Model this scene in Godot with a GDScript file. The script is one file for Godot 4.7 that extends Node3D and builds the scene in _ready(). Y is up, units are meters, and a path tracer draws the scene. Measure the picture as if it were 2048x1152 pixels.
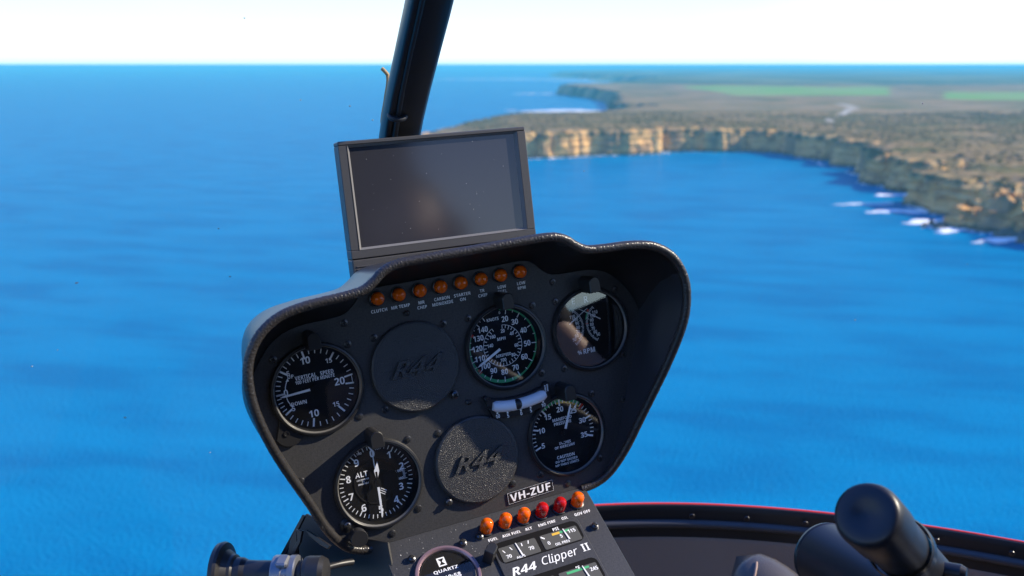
extends Node3D
# Helicopter cockpit over a blue sea: instrument panel, monitor, console, nose frame, cliffs and bay outside.

class MB:
	var v := PackedVector3Array()
	var n := PackedVector3Array()
	func tri(a: Vector3, b: Vector3, c: Vector3, na: Vector3, nb: Vector3, nc: Vector3) -> void:
		if (b - a).cross(c - a).dot(na + nb + nc) > 0.0:
			v.append_array([a, c, b]); n.append_array([na, nc, nb])
		else:
			v.append_array([a, b, c]); n.append_array([na, nb, nc])
	func flat(a: Vector3, b: Vector3, c: Vector3, away: Vector3) -> void:
		var g := (b - a).cross(c - a)
		if g.length_squared() < 1e-24:
			return
		g = g.normalized()
		if g.dot((a + b + c) / 3.0 - away) < 0.0:
			g = -g
		tri(a, b, c, g, g, g)
	func quad(a: Vector3, b: Vector3, c: Vector3, d: Vector3, nn: Vector3) -> void:
		tri(a, b, c, nn, nn, nn); tri(a, c, d, nn, nn, nn)
	func rect(x0: float, y0: float, x1: float, y1: float, z := 0.0) -> void:
		quad(Vector3(x0, y0, z), Vector3(x1, y0, z), Vector3(x1, y1, z), Vector3(x0, y1, z), Vector3.BACK)
	# chamfered box
	func box(c: Vector3, s: Vector3, bv := 0.0, xf := Transform3D()) -> void:
		var h := s * 0.5
		var b := minf(bv, minf(h.x, minf(h.y, h.z)) * 0.98)
		var cc := xf * c
		if b <= 0.0:
			b = minf(h.x, minf(h.y, h.z)) * 0.01
		var pt := func(sx: int, sy: int, sz: int, ax: int) -> Vector3:
			var q := Vector3(sx * (h.x - (0.0 if ax == 0 else b)), sy * (h.y - (0.0 if ax == 1 else b)), sz * (h.z - (0.0 if ax == 2 else b)))
			return xf * (c + q)
		for s1 in [-1, 1]:
			for q in [[0, [s1, -1, -1], [s1, 1, -1], [s1, 1, 1], [s1, -1, 1]], [1, [-1, s1, -1], [1, s1, -1], [1, s1, 1], [-1, s1, 1]], [2, [-1, -1, s1], [1, -1, s1], [1, 1, s1], [-1, 1, s1]]]:
				var p := []
				for k in range(1, 5):
					p.append(pt.call(q[k][0], q[k][1], q[k][2], q[0]))
				flat(p[0], p[1], p[2], cc); flat(p[0], p[2], p[3], cc)
			for s2 in [-1, 1]:
				var e := [[pt.call(s1, s2, -1, 0), pt.call(s1, s2, 1, 0), pt.call(s1, s2, 1, 1), pt.call(s1, s2, -1, 1)],
					[pt.call(s1, -1, s2, 0), pt.call(s1, 1, s2, 0), pt.call(s1, 1, s2, 2), pt.call(s1, -1, s2, 2)],
					[pt.call(-1, s1, s2, 1), pt.call(1, s1, s2, 1), pt.call(1, s1, s2, 2), pt.call(-1, s1, s2, 2)]]
				for p in e:
					flat(p[0], p[1], p[2], cc); flat(p[0], p[2], p[3], cc)
				for s3 in [-1, 1]:
					flat(pt.call(s1, s2, s3, 0), pt.call(s1, s2, s3, 1), pt.call(s1, s2, s3, 2), cc)
	# profile of (radius, z), turned round z
	func lathe(prof: Array, seg := 32, xf := Transform3D(), smooth := false) -> void:
		var m := prof.size()
		var pn := []
		for i in m - 1:
			var d: Vector2 = prof[i + 1] - prof[i]
			pn.append(Vector2(d.y, -d.x).normalized())
		for i in m - 1:
			var n0: Vector2 = pn[i]
			var n1: Vector2 = pn[i]
			if smooth:
				if i > 0: n0 = (pn[i] + pn[i - 1]).normalized()
				if i < m - 2: n1 = (pn[i] + pn[i + 1]).normalized()
			for k in seg:
				var a0 := TAU * k / seg
				var a1 := TAU * (k + 1) / seg
				var c0 := Vector2(cos(a0), sin(a0))
				var c1 := Vector2(cos(a1), sin(a1))
				var p0: Vector2 = prof[i]
				var p1: Vector2 = prof[i + 1]
				var P := [Vector3(p0.x * c0.x, p0.x * c0.y, p0.y), Vector3(p0.x * c1.x, p0.x * c1.y, p0.y), Vector3(p1.x * c1.x, p1.x * c1.y, p1.y), Vector3(p1.x * c0.x, p1.x * c0.y, p1.y)]
				var N := [Vector3(n0.x * c0.x, n0.x * c0.y, n0.y), Vector3(n0.x * c1.x, n0.x * c1.y, n0.y), Vector3(n1.x * c1.x, n1.x * c1.y, n1.y), Vector3(n1.x * c0.x, n1.x * c0.y, n1.y)]
				for j in 4:
					P[j] = xf * P[j]; N[j] = xf.basis * N[j]
				if p0.x > 1e-7: tri(P[0], P[1], P[2], N[0], N[1], N[2])
				if p1.x > 1e-7: tri(P[0], P[2], P[3], N[0], N[2], N[3])
	func tube(path: Array, r, seg := 10, caps := true) -> void:
		var m := path.size()
		var rings := []
		var dirs := []
		var up := Vector3.ZERO
		for i in m:
			var t: Vector3 = (path[mini(i + 1, m - 1)] - path[maxi(i - 1, 0)]).normalized()
			if i == 0:
				up = t.cross(Vector3.UP if absf(t.y) < 0.9 else Vector3.RIGHT).normalized()
			up = (up - t * up.dot(t)).normalized()
			var side := t.cross(up)
			var rr: float = r[i] if r is Array else r
			var ring := []
			var nr := []
			for k in seg:
				var a := TAU * k / seg
				var d := up * cos(a) + side * sin(a)
				ring.append(path[i] + d * rr); nr.append(d)
			rings.append(ring); dirs.append(nr)
		for i in m - 1:
			for k in seg:
				var j := (k + 1) % seg
				tri(rings[i][k], rings[i][j], rings[i + 1][j], dirs[i][k], dirs[i][j], dirs[i + 1][j])
				tri(rings[i][k], rings[i + 1][j], rings[i + 1][k], dirs[i][k], dirs[i + 1][j], dirs[i + 1][k])
		if caps:
			for e in [0, m - 1]:
				var t2: Vector3 = (path[1] - path[0]).normalized() * -1.0 if e == 0 else (path[m - 1] - path[m - 2]).normalized()
				for k in seg:
					tri(path[e], rings[e][k], rings[e][(k + 1) % seg], t2, t2, t2)
	# tube with a pebbled, leather-like skin
	func relief_tube(path: Array, r: float, seg: int, per: int, amp: float) -> void:
		var f := FastNoiseLite.new()
		f.seed = 3
		f.noise_type = FastNoiseLite.TYPE_CELLULAR
		f.cellular_return_type = FastNoiseLite.RETURN_DISTANCE
		f.frequency = 0.62
		f.fractal_type = FastNoiseLite.FRACTAL_NONE
		var fine := []
		var m := path.size()
		for i in m - 1:
			for k in per:
				fine.append(path[i].cubic_interpolate(path[i + 1], path[maxi(i - 1, 0)], path[mini(i + 2, m - 1)], float(k) / per))
		fine.append(path[m - 1])
		m = fine.size()
		var up := Vector3.ZERO
		var rings := []
		var outs := []
		for i in m:
			var t: Vector3 = (fine[mini(i + 1, m - 1)] - fine[maxi(i - 1, 0)]).normalized()
			if i == 0: up = t.cross(Vector3.BACK).normalized()
			up = (up - t * up.dot(t)).normalized()
			var side := t.cross(up)
			var ring := []
			var o := []
			for k in seg + 1:
				var a := TAU * (k % seg) / seg
				var d := up * cos(a) + side * sin(a)
				var p: Vector3 = fine[i] + d * r
				ring.append(p - d * (f.get_noise_3dv(p * 1000.0) + 0.5) * amp * 1.6); o.append(d)
			rings.append(ring); outs.append(o)
		for i in m - 1:
			for k in seg:
				var N := []
				for q in [[i, k], [i, k + 1], [i + 1, k + 1], [i + 1, k]]:
					var a: int = q[0]
					var b: int = q[1]
					var du: Vector3 = rings[mini(a + 1, m - 1)][b] - rings[maxi(a - 1, 0)][b]
					var dv: Vector3 = rings[a][(b + 1) % seg] - rings[a][(b + seg - 1) % seg]
					var g := du.cross(dv).normalized()
					N.append(g if g.dot(outs[a][b]) > 0.0 else -g)
				tri(rings[i][k], rings[i][k + 1], rings[i + 1][k + 1], N[0], N[1], N[2])
				tri(rings[i][k], rings[i + 1][k + 1], rings[i + 1][k], N[0], N[2], N[3])
	# smooth sheet through rows of points; the normals point away from (or to) the centre
	func loft(rows: Array, towards: Vector3, outward := true, crease := false) -> void:
		var a := rows.size()
		var b: int = rows[0].size()
		var nr := []
		for i in a:
			var line := []
			for j in b:
				var du: Vector3 = rows[i][mini(j + 1, b - 1)] - rows[i][maxi(j - 1, 0)]
				var dv: Vector3 = rows[mini(i + 1, a - 1)][j] - rows[maxi(i - 1, 0)][j]
				var g := du.cross(dv).normalized()
				line.append(g)
			nr.append(line)
		var mid: Vector3 = rows[a / 2][b / 2]
		var sgn := 1.0
		if ((nr[a / 2][b / 2] as Vector3).dot(mid - towards) > 0.0) != outward:
			sgn = -1.0
		for i in a - 1:
			for j in b - 1:
				var N := [nr[i][j] * sgn, nr[i][j + 1] * sgn, nr[i + 1][j + 1] * sgn, nr[i + 1][j] * sgn]
				if crease:
					var g2: Vector3 = (rows[i][j + 1] - rows[i][j]).cross(rows[i + 1][j] - rows[i][j]).normalized() * sgn
					if g2.dot(N[0]) < 0.0: g2 = -g2
					N = [g2, g2, g2, g2]
				tri(rows[i][j], rows[i][j + 1], rows[i + 1][j + 1], N[0], N[1], N[2])
				tri(rows[i][j], rows[i + 1][j + 1], rows[i + 1][j], N[0], N[2], N[3])
	# polygon in xy, from z0 to z1 with a chamfer at z1
	func prism(poly: PackedVector2Array, z0: float, z1: float, bv := 0.0, xf := Transform3D()) -> void:
		if Geometry2D.is_polygon_clockwise(poly):
			poly.reverse()
		var m := poly.size()
		var ins := poly.duplicate()
		for i in m:
			var d0 := (poly[i] - poly[(i + m - 1) % m]).normalized()
			var d1 := (poly[(i + 1) % m] - poly[i]).normalized()
			var nn := (Vector2(-d0.y, d0.x) + Vector2(-d1.y, d1.x)).normalized()
			ins[i] = poly[i] + nn * bv
		var zb := z1 - bv
		for i in m:
			var j := (i + 1) % m
			var d := (poly[j] - poly[i]).normalized()
			var o := Vector3(d.y, -d.x, 0)
			var o2 := (o + Vector3.BACK).normalized()
			var A := [Vector3(poly[i].x, poly[i].y, z0), Vector3(poly[j].x, poly[j].y, z0), Vector3(poly[j].x, poly[j].y, zb), Vector3(poly[i].x, poly[i].y, zb), Vector3(ins[j].x, ins[j].y, z1), Vector3(ins[i].x, ins[i].y, z1)]
			for k in 6: A[k] = xf * A[k]
			quad(A[0], A[1], A[2], A[3], xf.basis * o)
			if bv > 0.0: quad(A[3], A[2], A[4], A[5], xf.basis * o2)
		var t := Geometry2D.triangulate_polygon(ins)
		for k in range(0, t.size(), 3):
			var q := []
			for e in 3: q.append(xf * Vector3(ins[t[k + e]].x, ins[t[k + e]].y, z1))
			var f := xf.basis * Vector3.BACK
			tri(q[0], q[1], q[2], f, f, f)
	# tick of a dial: angle clockwise from up
	func tick(ang: float, r0: float, r1: float, w: float, z: float) -> void:
		var a := deg_to_rad(ang)
		var d := Vector3(sin(a), cos(a), 0)
		var s := Vector3(cos(a), -sin(a), 0) * w * 0.5
		var o := Vector3(0, 0, z)
		quad(o + d * r0 - s, o + d * r1 - s, o + d * r1 + s, o + d * r0 + s, Vector3.BACK)
	func arc(a0: float, a1: float, r0: float, r1: float, z: float) -> void:
		var k := maxi(2, int(absf(a1 - a0) / 5.0))
		for i in k:
			var t0 := deg_to_rad(lerpf(a0, a1, float(i) / k))
			var t1 := deg_to_rad(lerpf(a0, a1, float(i + 1) / k))
			var d0 := Vector3(sin(t0), cos(t0), 0)
			var d1 := Vector3(sin(t1), cos(t1), 0)
			var o := Vector3(0, 0, z)
			quad(o + d0 * r0, o + d0 * r1, o + d1 * r1, o + d1 * r0, Vector3.BACK)
	func poly(pts: Array, z: float) -> void:
		var p := PackedVector2Array(pts)
		var t := Geometry2D.triangulate_polygon(p)
		for k in range(0, t.size(), 3):
			tri(Vector3(p[t[k]].x, p[t[k]].y, z), Vector3(p[t[k + 1]].x, p[t[k + 1]].y, z), Vector3(p[t[k + 2]].x, p[t[k + 2]].y, z), Vector3.BACK, Vector3.BACK, Vector3.BACK)
	func mesh(m: Material) -> ArrayMesh:
		var out := ArrayMesh.new()
		add_to(out, m)
		return out
	func add_to(out: ArrayMesh, m: Material) -> void:
		var arr := []
		arr.resize(Mesh.ARRAY_MAX)
		arr[Mesh.ARRAY_VERTEX] = v
		arr[Mesh.ARRAY_NORMAL] = n
		out.add_surface_from_arrays(Mesh.PRIMITIVE_TRIANGLES, arr)
		out.surface_set_material(out.get_surface_count() - 1, m)

var M := {}
var font := SystemFont.new()
var light := SystemFont.new()
var bold := SystemFont.new()
var serif := SystemFont.new()
var cap_h := {}
var rng := RandomNumberGenerator.new()
const EYE := Vector3(0, 150, 0)
var look := Basis()          # camera axes
var PX := Transform3D()      # panel: x right, y up the panel, z out of it
var HX := Transform3D()      # helicopter: x right of the middle, y up, z back
var CX := Transform3D()      # lower console in panel axes
var MX := Transform3D()      # monitor in panel axes

func lin(r: float, g: float, b: float) -> Color:
	return Color(r, g, b).linear_to_srgb()

func mat(called: String, c: Color, rough: float, metal := 0.0, spec := 0.5) -> StandardMaterial3D:
	var m := StandardMaterial3D.new()
	m.resource_name = called
	m.albedo_color = c
	m.roughness = rough
	m.metallic = metal
	m.metallic_specular = spec
	M[called] = m
	return m

func noise_tex(freq: float, sd: int, size := 512, octaves := 4, ramp: Gradient = null, kind := FastNoiseLite.TYPE_SIMPLEX_SMOOTH) -> NoiseTexture2D:
	var f := FastNoiseLite.new()
	f.noise_type = kind
	f.frequency = freq
	f.seed = sd
	f.fractal_octaves = octaves
	var t := NoiseTexture2D.new()
	t.width = size; t.height = size
	t.seamless = true
	t.noise = f
	if ramp: t.color_ramp = ramp
	return t

func ramp(stops: Array) -> Gradient:
	var g := Gradient.new()
	var o := PackedFloat32Array()
	var c := PackedColorArray()
	for s in stops:
		o.append(s[0]); c.append(s[1])
	g.offsets = o; g.colors = c
	return g

func bumpy(m: StandardMaterial3D, t: Texture2D, per_metre: float, cm: float) -> void:
	m.uv1_triplanar = true
	m.uv1_scale = Vector3.ONE * per_metre
	m.heightmap_enabled = true
	m.heightmap_texture = t
	m.heightmap_scale = cm

func obj(called: String, mb: MB, m: Material, parent: Node, at := Transform3D()) -> MeshInstance3D:
	return inst(called, mb.mesh(m), parent, at)

func inst(called: String, mesh: Mesh, parent: Node, at := Transform3D()) -> MeshInstance3D:
	var o := MeshInstance3D.new()
	o.name = called
	o.mesh = mesh
	o.transform = at
	parent.add_child(o, true)
	return o

func node(called: String, parent: Node, at := Transform3D()) -> Node3D:
	var o := Node3D.new()
	o.name = called
	o.transform = at
	parent.add_child(o, true)
	return o

func tag(o: Node, label: String, category: String, group := "") -> void:
	o.set_meta("label", label)
	o.set_meta("category", category)
	if group: o.set_meta("group", group)

func structure(o: Node, label := "", kind := "structure") -> void:
	o.set_meta("kind", kind)
	if label: o.set_meta("label", label)

func at(x: float, y: float, z := 0.0) -> Transform3D:
	return Transform3D(Basis(), Vector3(x, y, z))

# lettering: h is the height of a capital, (x, y) the middle of the line
func txt(mb: MB, s: String, x: float, y: float, h: float, z := 0.0, f: Font = null, turn := 0.0, sx := 1.0, shear := 0.0, depth := 0.0) -> void:
	if f == null: f = font
	if not cap_h.has(f):
		var t0 := TextMesh.new()
		t0.font = f; t0.font_size = 64; t0.pixel_size = 0.01; t0.text = "H"; t0.depth = 0.0
		cap_h[f] = t0.get_aabb()
	var box: AABB = cap_h[f]
	var k := h / box.size.y
	var t := TextMesh.new()
	t.font = f; t.font_size = 64; t.pixel_size = 0.01; t.text = s; t.curve_step = 3.0
	t.depth = depth / k
	t.horizontal_alignment = HORIZONTAL_ALIGNMENT_CENTER
	var arr := t.get_mesh_arrays()
	var vv: PackedVector3Array = arr[Mesh.ARRAY_VERTEX]
	var nn: PackedVector3Array = arr[Mesh.ARRAY_NORMAL]
	var idx = arr[Mesh.ARRAY_INDEX]
	var c := box.get_center().y
	var B := Basis(Vector3.BACK, turn)
	var put := func(p: Vector3) -> Vector3:
		var q := Vector3((p.x + (p.y - c) * shear) * k * sx, (p.y - c) * k, p.z * k)
		return B * q + Vector3(x, y, z)
	if idx != null and idx.size() > 0:
		for i in range(0, idx.size(), 3):
			mb.tri(put.call(vv[idx[i]]), put.call(vv[idx[i + 1]]), put.call(vv[idx[i + 2]]), B * nn[idx[i]], B * nn[idx[i + 1]], B * nn[idx[i + 2]])
	else:
		for i in range(0, vv.size(), 3):
			mb.tri(put.call(vv[i]), put.call(vv[i + 1]), put.call(vv[i + 2]), B * nn[i], B * nn[i + 1], B * nn[i + 2])

func polar(ang: float, r: float) -> Vector2:
	return Vector2(sin(deg_to_rad(ang)), cos(deg_to_rad(ang))) * r

func spline(pts: Array, per := 5) -> Array:
	var out := []
	var m := pts.size()
	for i in m - 1:
		for k in per:
			out.append(pts[i].cubic_interpolate(pts[i + 1], pts[maxi(i - 1, 0)], pts[mini(i + 2, m - 1)], float(k) / per))
	out.append(pts[m - 1])
	return out

func round_rect(x0: float, y0: float, x1: float, y1: float, r: float) -> PackedVector2Array:
	var p := PackedVector2Array()
	for q in [[x1 - r, y1 - r, 0], [x0 + r, y1 - r, 90], [x0 + r, y0 + r, 180], [x1 - r, y0 + r, 270]]:
		for k in 5:
			var a := deg_to_rad(q[2] + k * 22.5)
			p.append(Vector2(q[0] + cos(a) * r, q[1] + sin(a) * r))
	return p

func _ready() -> void:
	rng.seed = 44
	frames_and_light()
	materials()
	sea_and_land()
	nose()
	windscreen()
	instrument_panel()
	lower_console()
	monitor()
	controls()
	mount()
	cabin()
	person()

# ------------------------------------------------------------------ camera, sky, sun
func frames_and_light() -> void:
	var pitch := atan(447.0 / 2000.0)
	look = Basis(Vector3.RIGHT, -pitch)
	var cam := Camera3D.new()
	cam.name = "camera"
	cam.fov = 32.1328
	cam.near = 0.02
	cam.far = 200000.0
	cam.transform = Transform3D(look, EYE)
	var lens := CameraAttributesPhysical.new()
	lens.frustum_focal_length = 41.6667
	lens.frustum_focus_distance = 0.93
	lens.exposure_aperture = 8.5
	lens.frustum_near = 0.02
	lens.frustum_far = 200000.0
	cam.attributes = lens
	add_child(cam)
	var e := Environment.new()
	e.background_mode = Environment.BG_SKY
	e.tonemap_mode = Environment.TONE_MAPPER_LINEAR
	e.tonemap_exposure = 1.65
	e.sdfgi_enabled = true
	e.ssao_enabled = true
	e.ssil_enabled = true
	var s := ProceduralSkyMaterial.new()
	s.sky_top_color = Color(0.10, 0.40, 0.80)
	s.sky_horizon_color = Color(0.87, 0.965, 0.985)
	s.sky_curve = 0.14
	s.ground_bottom_color = Color(0.45, 0.68, 0.9)
	s.ground_horizon_color = s.sky_horizon_color
	s.sky_energy_multiplier = 1.0
	s.sky_cover = cloud_cover()
	s.sky_cover_modulate = Color(1, 1, 1, 1)
	e.sky = Sky.new()
	e.sky.sky_material = s
	e.fog_enabled = true
	e.fog_density = 0.00008
	e.fog_light_color = Color(0.42, 0.87, 1.0)
	var w := WorldEnvironment.new()
	w.name = "air"
	w.environment = e
	add_child(w)
	# panel and helicopter axes, seen from the camera
	var P := Basis(Vector3(0.90802, 0.17779, -0.37932), Vector3(-0.13773, 0.98184, 0.13049), Vector3(0.39563, -0.06625, 0.91602))
	PX = Transform3D(look * P, EYE + look * Vector3(-0.04779, -0.06358, -0.93378))
	var Hb := Basis(P.x, P.y * cos(deg_to_rad(15.0)) + P.z * sin(deg_to_rad(15.0)), P.z * cos(deg_to_rad(15.0)) - P.y * sin(deg_to_rad(15.0)))
	HX = Transform3D(look * Hb, EYE + look * (P.x * 0.2994))
	var th := deg_to_rad(52.0)
	CX = Transform3D(Basis(Vector3.RIGHT, Vector3(0, cos(th), -sin(th)), Vector3(0, sin(th), cos(th))), Vector3(0, -0.1555, 0.0015))
	MX = Transform3D(Basis(Vector3(0.9991, -0.0425, 0.0071), Vector3(0.0427, 0.9988, -0.0249), Vector3(-0.006, 0.0252, 0.9997)).orthonormalized(), Vector3(0.0207, 0.1541, -0.0475))
	var sun := DirectionalLight3D.new()
	sun.name = "sun"
	sun.light_energy = 1.5
	sun.light_color = Color(1.0, 0.95, 0.86)
	sun.light_angular_distance = 0.5
	sun.shadow_enabled = true
	var towards: Vector3 = (PX.basis * Vector3(0.849, 0.43, 0.309)).normalized()
	sun.transform = Transform3D(Basis.looking_at(-towards, Vector3.UP), EYE)
	add_child(sun)

func cloud_cover() -> ImageTexture:
	# thin veils of white cloud
	var im := Image.create(512, 256, false, Image.FORMAT_RGBA8)
	var f := FastNoiseLite.new()
	f.seed = 5
	f.frequency = 1.6
	f.fractal_octaves = 4
	for y in 256:
		var el := PI * 0.5 - PI * (y + 0.5) / 256.0
		for x in 512:
			var az := TAU * (x + 0.5) / 512.0
			var d := Vector3(cos(el) * cos(az), sin(el) * 3.0, cos(el) * sin(az))
			var k := clampf(f.get_noise_3dv(d) * 1.6 + 0.1, 0.0, 1.0) * 0.22
			im.set_pixel(x, y, Color(1, 1, 1, k if el > 0.0 else 0.0))
	return ImageTexture.create_from_image(im)

# ------------------------------------------------------------------ materials
func materials() -> void:
	font.font_names = PackedStringArray(["Droid Sans"]); font.font_weight = 700
	light.font_names = PackedStringArray(["Droid Sans"])
	bold.font_names = PackedStringArray(["Droid Sans"]); bold.font_weight = 700
	serif.font_names = PackedStringArray(["Droid Serif"]); serif.font_weight = 700
	var fine := noise_tex(0.03, 1, 512, 3)
	var grain := noise_tex(0.06, 2, 512, 3, null, FastNoiseLite.TYPE_CELLULAR)
	var dust := noise_tex(0.012, 3, 512, 5, ramp([[0.0, Color(0.72, 0.72, 0.74)], [0.5, Color(0.9, 0.9, 0.9)], [1.0, Color(1, 0.99, 0.97)]]))
	var m := mat("panel_paint", lin(0.052, 0.052, 0.054), 0.5)
	m.albedo_texture = dust
	bumpy(m, fine, 60.0, 0.008)
	m = mat("console_paint", lin(0.050, 0.051, 0.055), 0.42)
	m.albedo_texture = dust
	bumpy(m, fine, 60.0, 0.008)
	m = mat("hood_plastic", lin(0.013, 0.013, 0.014), 0.42)
	bumpy(m, grain, 30.0, 0.012)
	m = mat("hood_shell", lin(0.03, 0.032, 0.038), 0.33)
	m = mat("trim_leather", lin(0.032, 0.029, 0.027), 0.3)
	m = mat("cap_smooth", lin(0.022, 0.022, 0.024), 0.42)
	bumpy(m, fine, 90.0, 0.006)
	m = mat("cap_wrinkle", lin(0.040, 0.040, 0.041), 0.36)
	bumpy(m, noise_tex(0.16, 4, 512, 2), 11.0, 0.055)
	mat("bezel_black", lin(0.02, 0.02, 0.021), 0.34)
	mat("dial_black", lin(0.009, 0.009, 0.010), 0.75, 0.0, 0.2)
	mat("print_white", lin(0.90, 0.91, 0.92), 0.6)
	mat("needle_white", lin(0.86, 0.87, 0.89), 0.5)
	mat("print_green", lin(0.05, 0.40, 0.16), 0.6)
	mat("print_yellow", lin(0.70, 0.42, 0.04), 0.6)
	mat("print_red", lin(0.60, 0.05, 0.03), 0.6)
	mat("grey_dial", lin(0.06, 0.062, 0.062), 0.7)
	mat("screw_steel", lin(0.10, 0.10, 0.105), 0.3, 0.8)
	mat("screw_slot", lin(0.006, 0.006, 0.006), 0.8)
	mat("black_plastic", lin(0.014, 0.014, 0.016), 0.38)
	mat("rubber", lin(0.02, 0.02, 0.022), 0.42)
	mat("dark_metal", lin(0.03, 0.03, 0.034), 0.3, 0.4)
	mat("tube_white", lin(0.70, 0.74, 0.80), 0.35)
	m = mat("gauge_glass", Color(1, 1, 1, 0.004), 0.0)
	m.transparency = BaseMaterial3D.TRANSPARENCY_ALPHA
	var white := Image.create(4, 4, false, Image.FORMAT_RGB8)
	white.fill(Color.WHITE)
	m = mat("coated_glass", Color(0.95, 0.95, 0.95, 0.10), 0.01, 1.0)
	m.transparency = BaseMaterial3D.TRANSPARENCY_ALPHA
	m.albedo_texture = ImageTexture.create_from_image(white)
	m = mat("mirror_glass", Color(0.95, 0.95, 0.95, 0.15), 0.01, 1.0)
	m.transparency = BaseMaterial3D.TRANSPARENCY_ALPHA
	m.albedo_texture = M.coated_glass.albedo_texture
	m = mat("screen_glass", lin(0.036, 0.036, 0.043), 0.10, 0.0, 0.65)
	m = mat("windscreen_glass", Color(1, 1, 1, 0.003), 0.0, 0.0, 0.10)
	m.transparency = BaseMaterial3D.TRANSPARENCY_ALPHA
	for c in [["lamp_amber", 1.0, 0.145, 0.004], ["lamp_red", 0.5, 0.010, 0.010]]:
		m = mat(c[0], Color(lin(c[1], c[2], c[3]), 0.84), 0.05)
		m.refraction_enabled = true
		m.refraction_scale = 0.049
		m.transparency = BaseMaterial3D.TRANSPARENCY_ALPHA
	mat("lamp_core", lin(0.6, 0.5, 0.4), 0.3, 0.6)
	m = mat("monitor_plastic", lin(0.056, 0.055, 0.056), 0.42)
	bumpy(m, fine, 90.0, 0.006)
	mat("clamp_metal_skylit", lin(0.22, 0.23, 0.26), 0.35, 0.6)  # lighter blue-grey puts the sky sheen of the black clamp into its colour
	mat("bezel_rim_sunlit", lin(0.20, 0.195, 0.185), 0.3, 0.35)  # sunlit bevel of the black bezel: highlight painted in as lighter grey
	mat("monitor_edge", lin(0.16, 0.16, 0.165), 0.35)
	mat("post_black", lin(0.012, 0.012, 0.014), 0.35)
	mat("red_paint", lin(0.65, 0.03, 0.02), 0.25)
	mat("nose_black", lin(0.012, 0.012, 0.013), 0.45)
	mat("nose_grey", lin(0.05, 0.05, 0.055), 0.4)
	m = mat("carpet", lin(0.30, 0.225, 0.17), 0.95)
	bumpy(m, fine, 25.0, 0.08)
	mat("purple_bezel", lin(0.34, 0.22, 0.25), 0.3, 0.55)
	m = mat("grip_rubber", lin(0.012, 0.013, 0.018), 0.4)
	m = mat("boot_leather", lin(0.075, 0.066, 0.06), 0.28)
	bumpy(m, fine, 30.0, 0.03)
	mat("boot_seam", lin(0.3, 0.2, 0.16), 0.6)
	mat("skin", lin(0.52, 0.27, 0.17), 0.5)
	mat("lips", lin(0.40, 0.14, 0.11), 0.5)
	mat("shirt", lin(0.03, 0.032, 0.04), 0.9)
	mat("trousers", lin(0.025, 0.027, 0.034), 0.9)
	mat("hair", lin(0.03, 0.02, 0.014), 0.7)
	mat("eye_white", lin(0.7, 0.7, 0.68), 0.2)
	mat("string_tan", lin(0.42, 0.27, 0.13), 0.9)
	mat("speck_grey", lin(0.4, 0.4, 0.4), 0.8)
	m = mat("cabin_trim", lin(0.045, 0.043, 0.042), 0.9)
	m = mat("seat_cloth", lin(0.02, 0.02, 0.022), 0.9)
	# water: two blues in wind patches, fine chop as relief
	m = mat("water", lin(0.0, 0.185, 0.375), 0.3, 0.0, 0.06)
	m.uv1_triplanar = true
	m.uv1_world_triplanar = true
	m.uv1_scale = Vector3.ONE / 70.0
	m.normal_enabled = true
	var t := noise_tex(0.035, 8, 1024, 5)
	t.as_normal_map = true
	t.bump_strength = 10.0
	m.normal_texture = t
	m.normal_scale = 0.8
	m.detail_enabled = true
	m.detail_blend_mode = BaseMaterial3D.BLEND_MODE_MUL
	m.detail_uv_layer = BaseMaterial3D.DETAIL_UV_2
	m.detail_albedo = noise_tex(0.011, 9, 1024, 6, ramp([[0.25, Color(0.80, 0.88, 0.92)], [0.5, Color(0.93, 0.96, 0.97)], [0.75, Color(1, 1, 1)]]))
	m.uv2_scale = Vector3(1, 1, 1)
	m = mat("land", Color(1, 1, 1), 0.95, 0.0, 0.2)
	m.vertex_color_use_as_albedo = true
	m = mat("scrub", Color(1, 1, 1), 0.95, 0.0, 0.1)
	m.vertex_color_use_as_albedo = true
	mat("wet_rock", lin(0.13, 0.10, 0.075), 0.6)
	mat("foam", lin(0.85, 0.88, 0.9), 0.8)

# ------------------------------------------------------------------ sea and land
var coast := PackedVector2Array()
var n_big := FastNoiseLite.new()
var n_mid := FastNoiseLite.new()
var n_fine := FastNoiseLite.new()
var sd_grid := {}

func shore_distance(p: Vector2) -> float:
	var best := 1e18
	var m := coast.size()
	for i in m:
		var a := coast[i]
		var b := coast[(i + 1) % m]
		var d := b - a
		var t := clampf((p - a).dot(d) / d.length_squared(), 0.0, 1.0)
		best = minf(best, (p - a - d * t).length_squared())
	best = sqrt(best)
	var inside := false
	for i in m:
		var a := coast[i]
		var b := coast[(i + 1) % m]
		if (a.y > p.y) != (b.y > p.y) and p.x < (b.x - a.x) * (p.y - a.y) / (b.y - a.y) + a.x:
			inside = not inside
	return best if inside else -best

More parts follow.
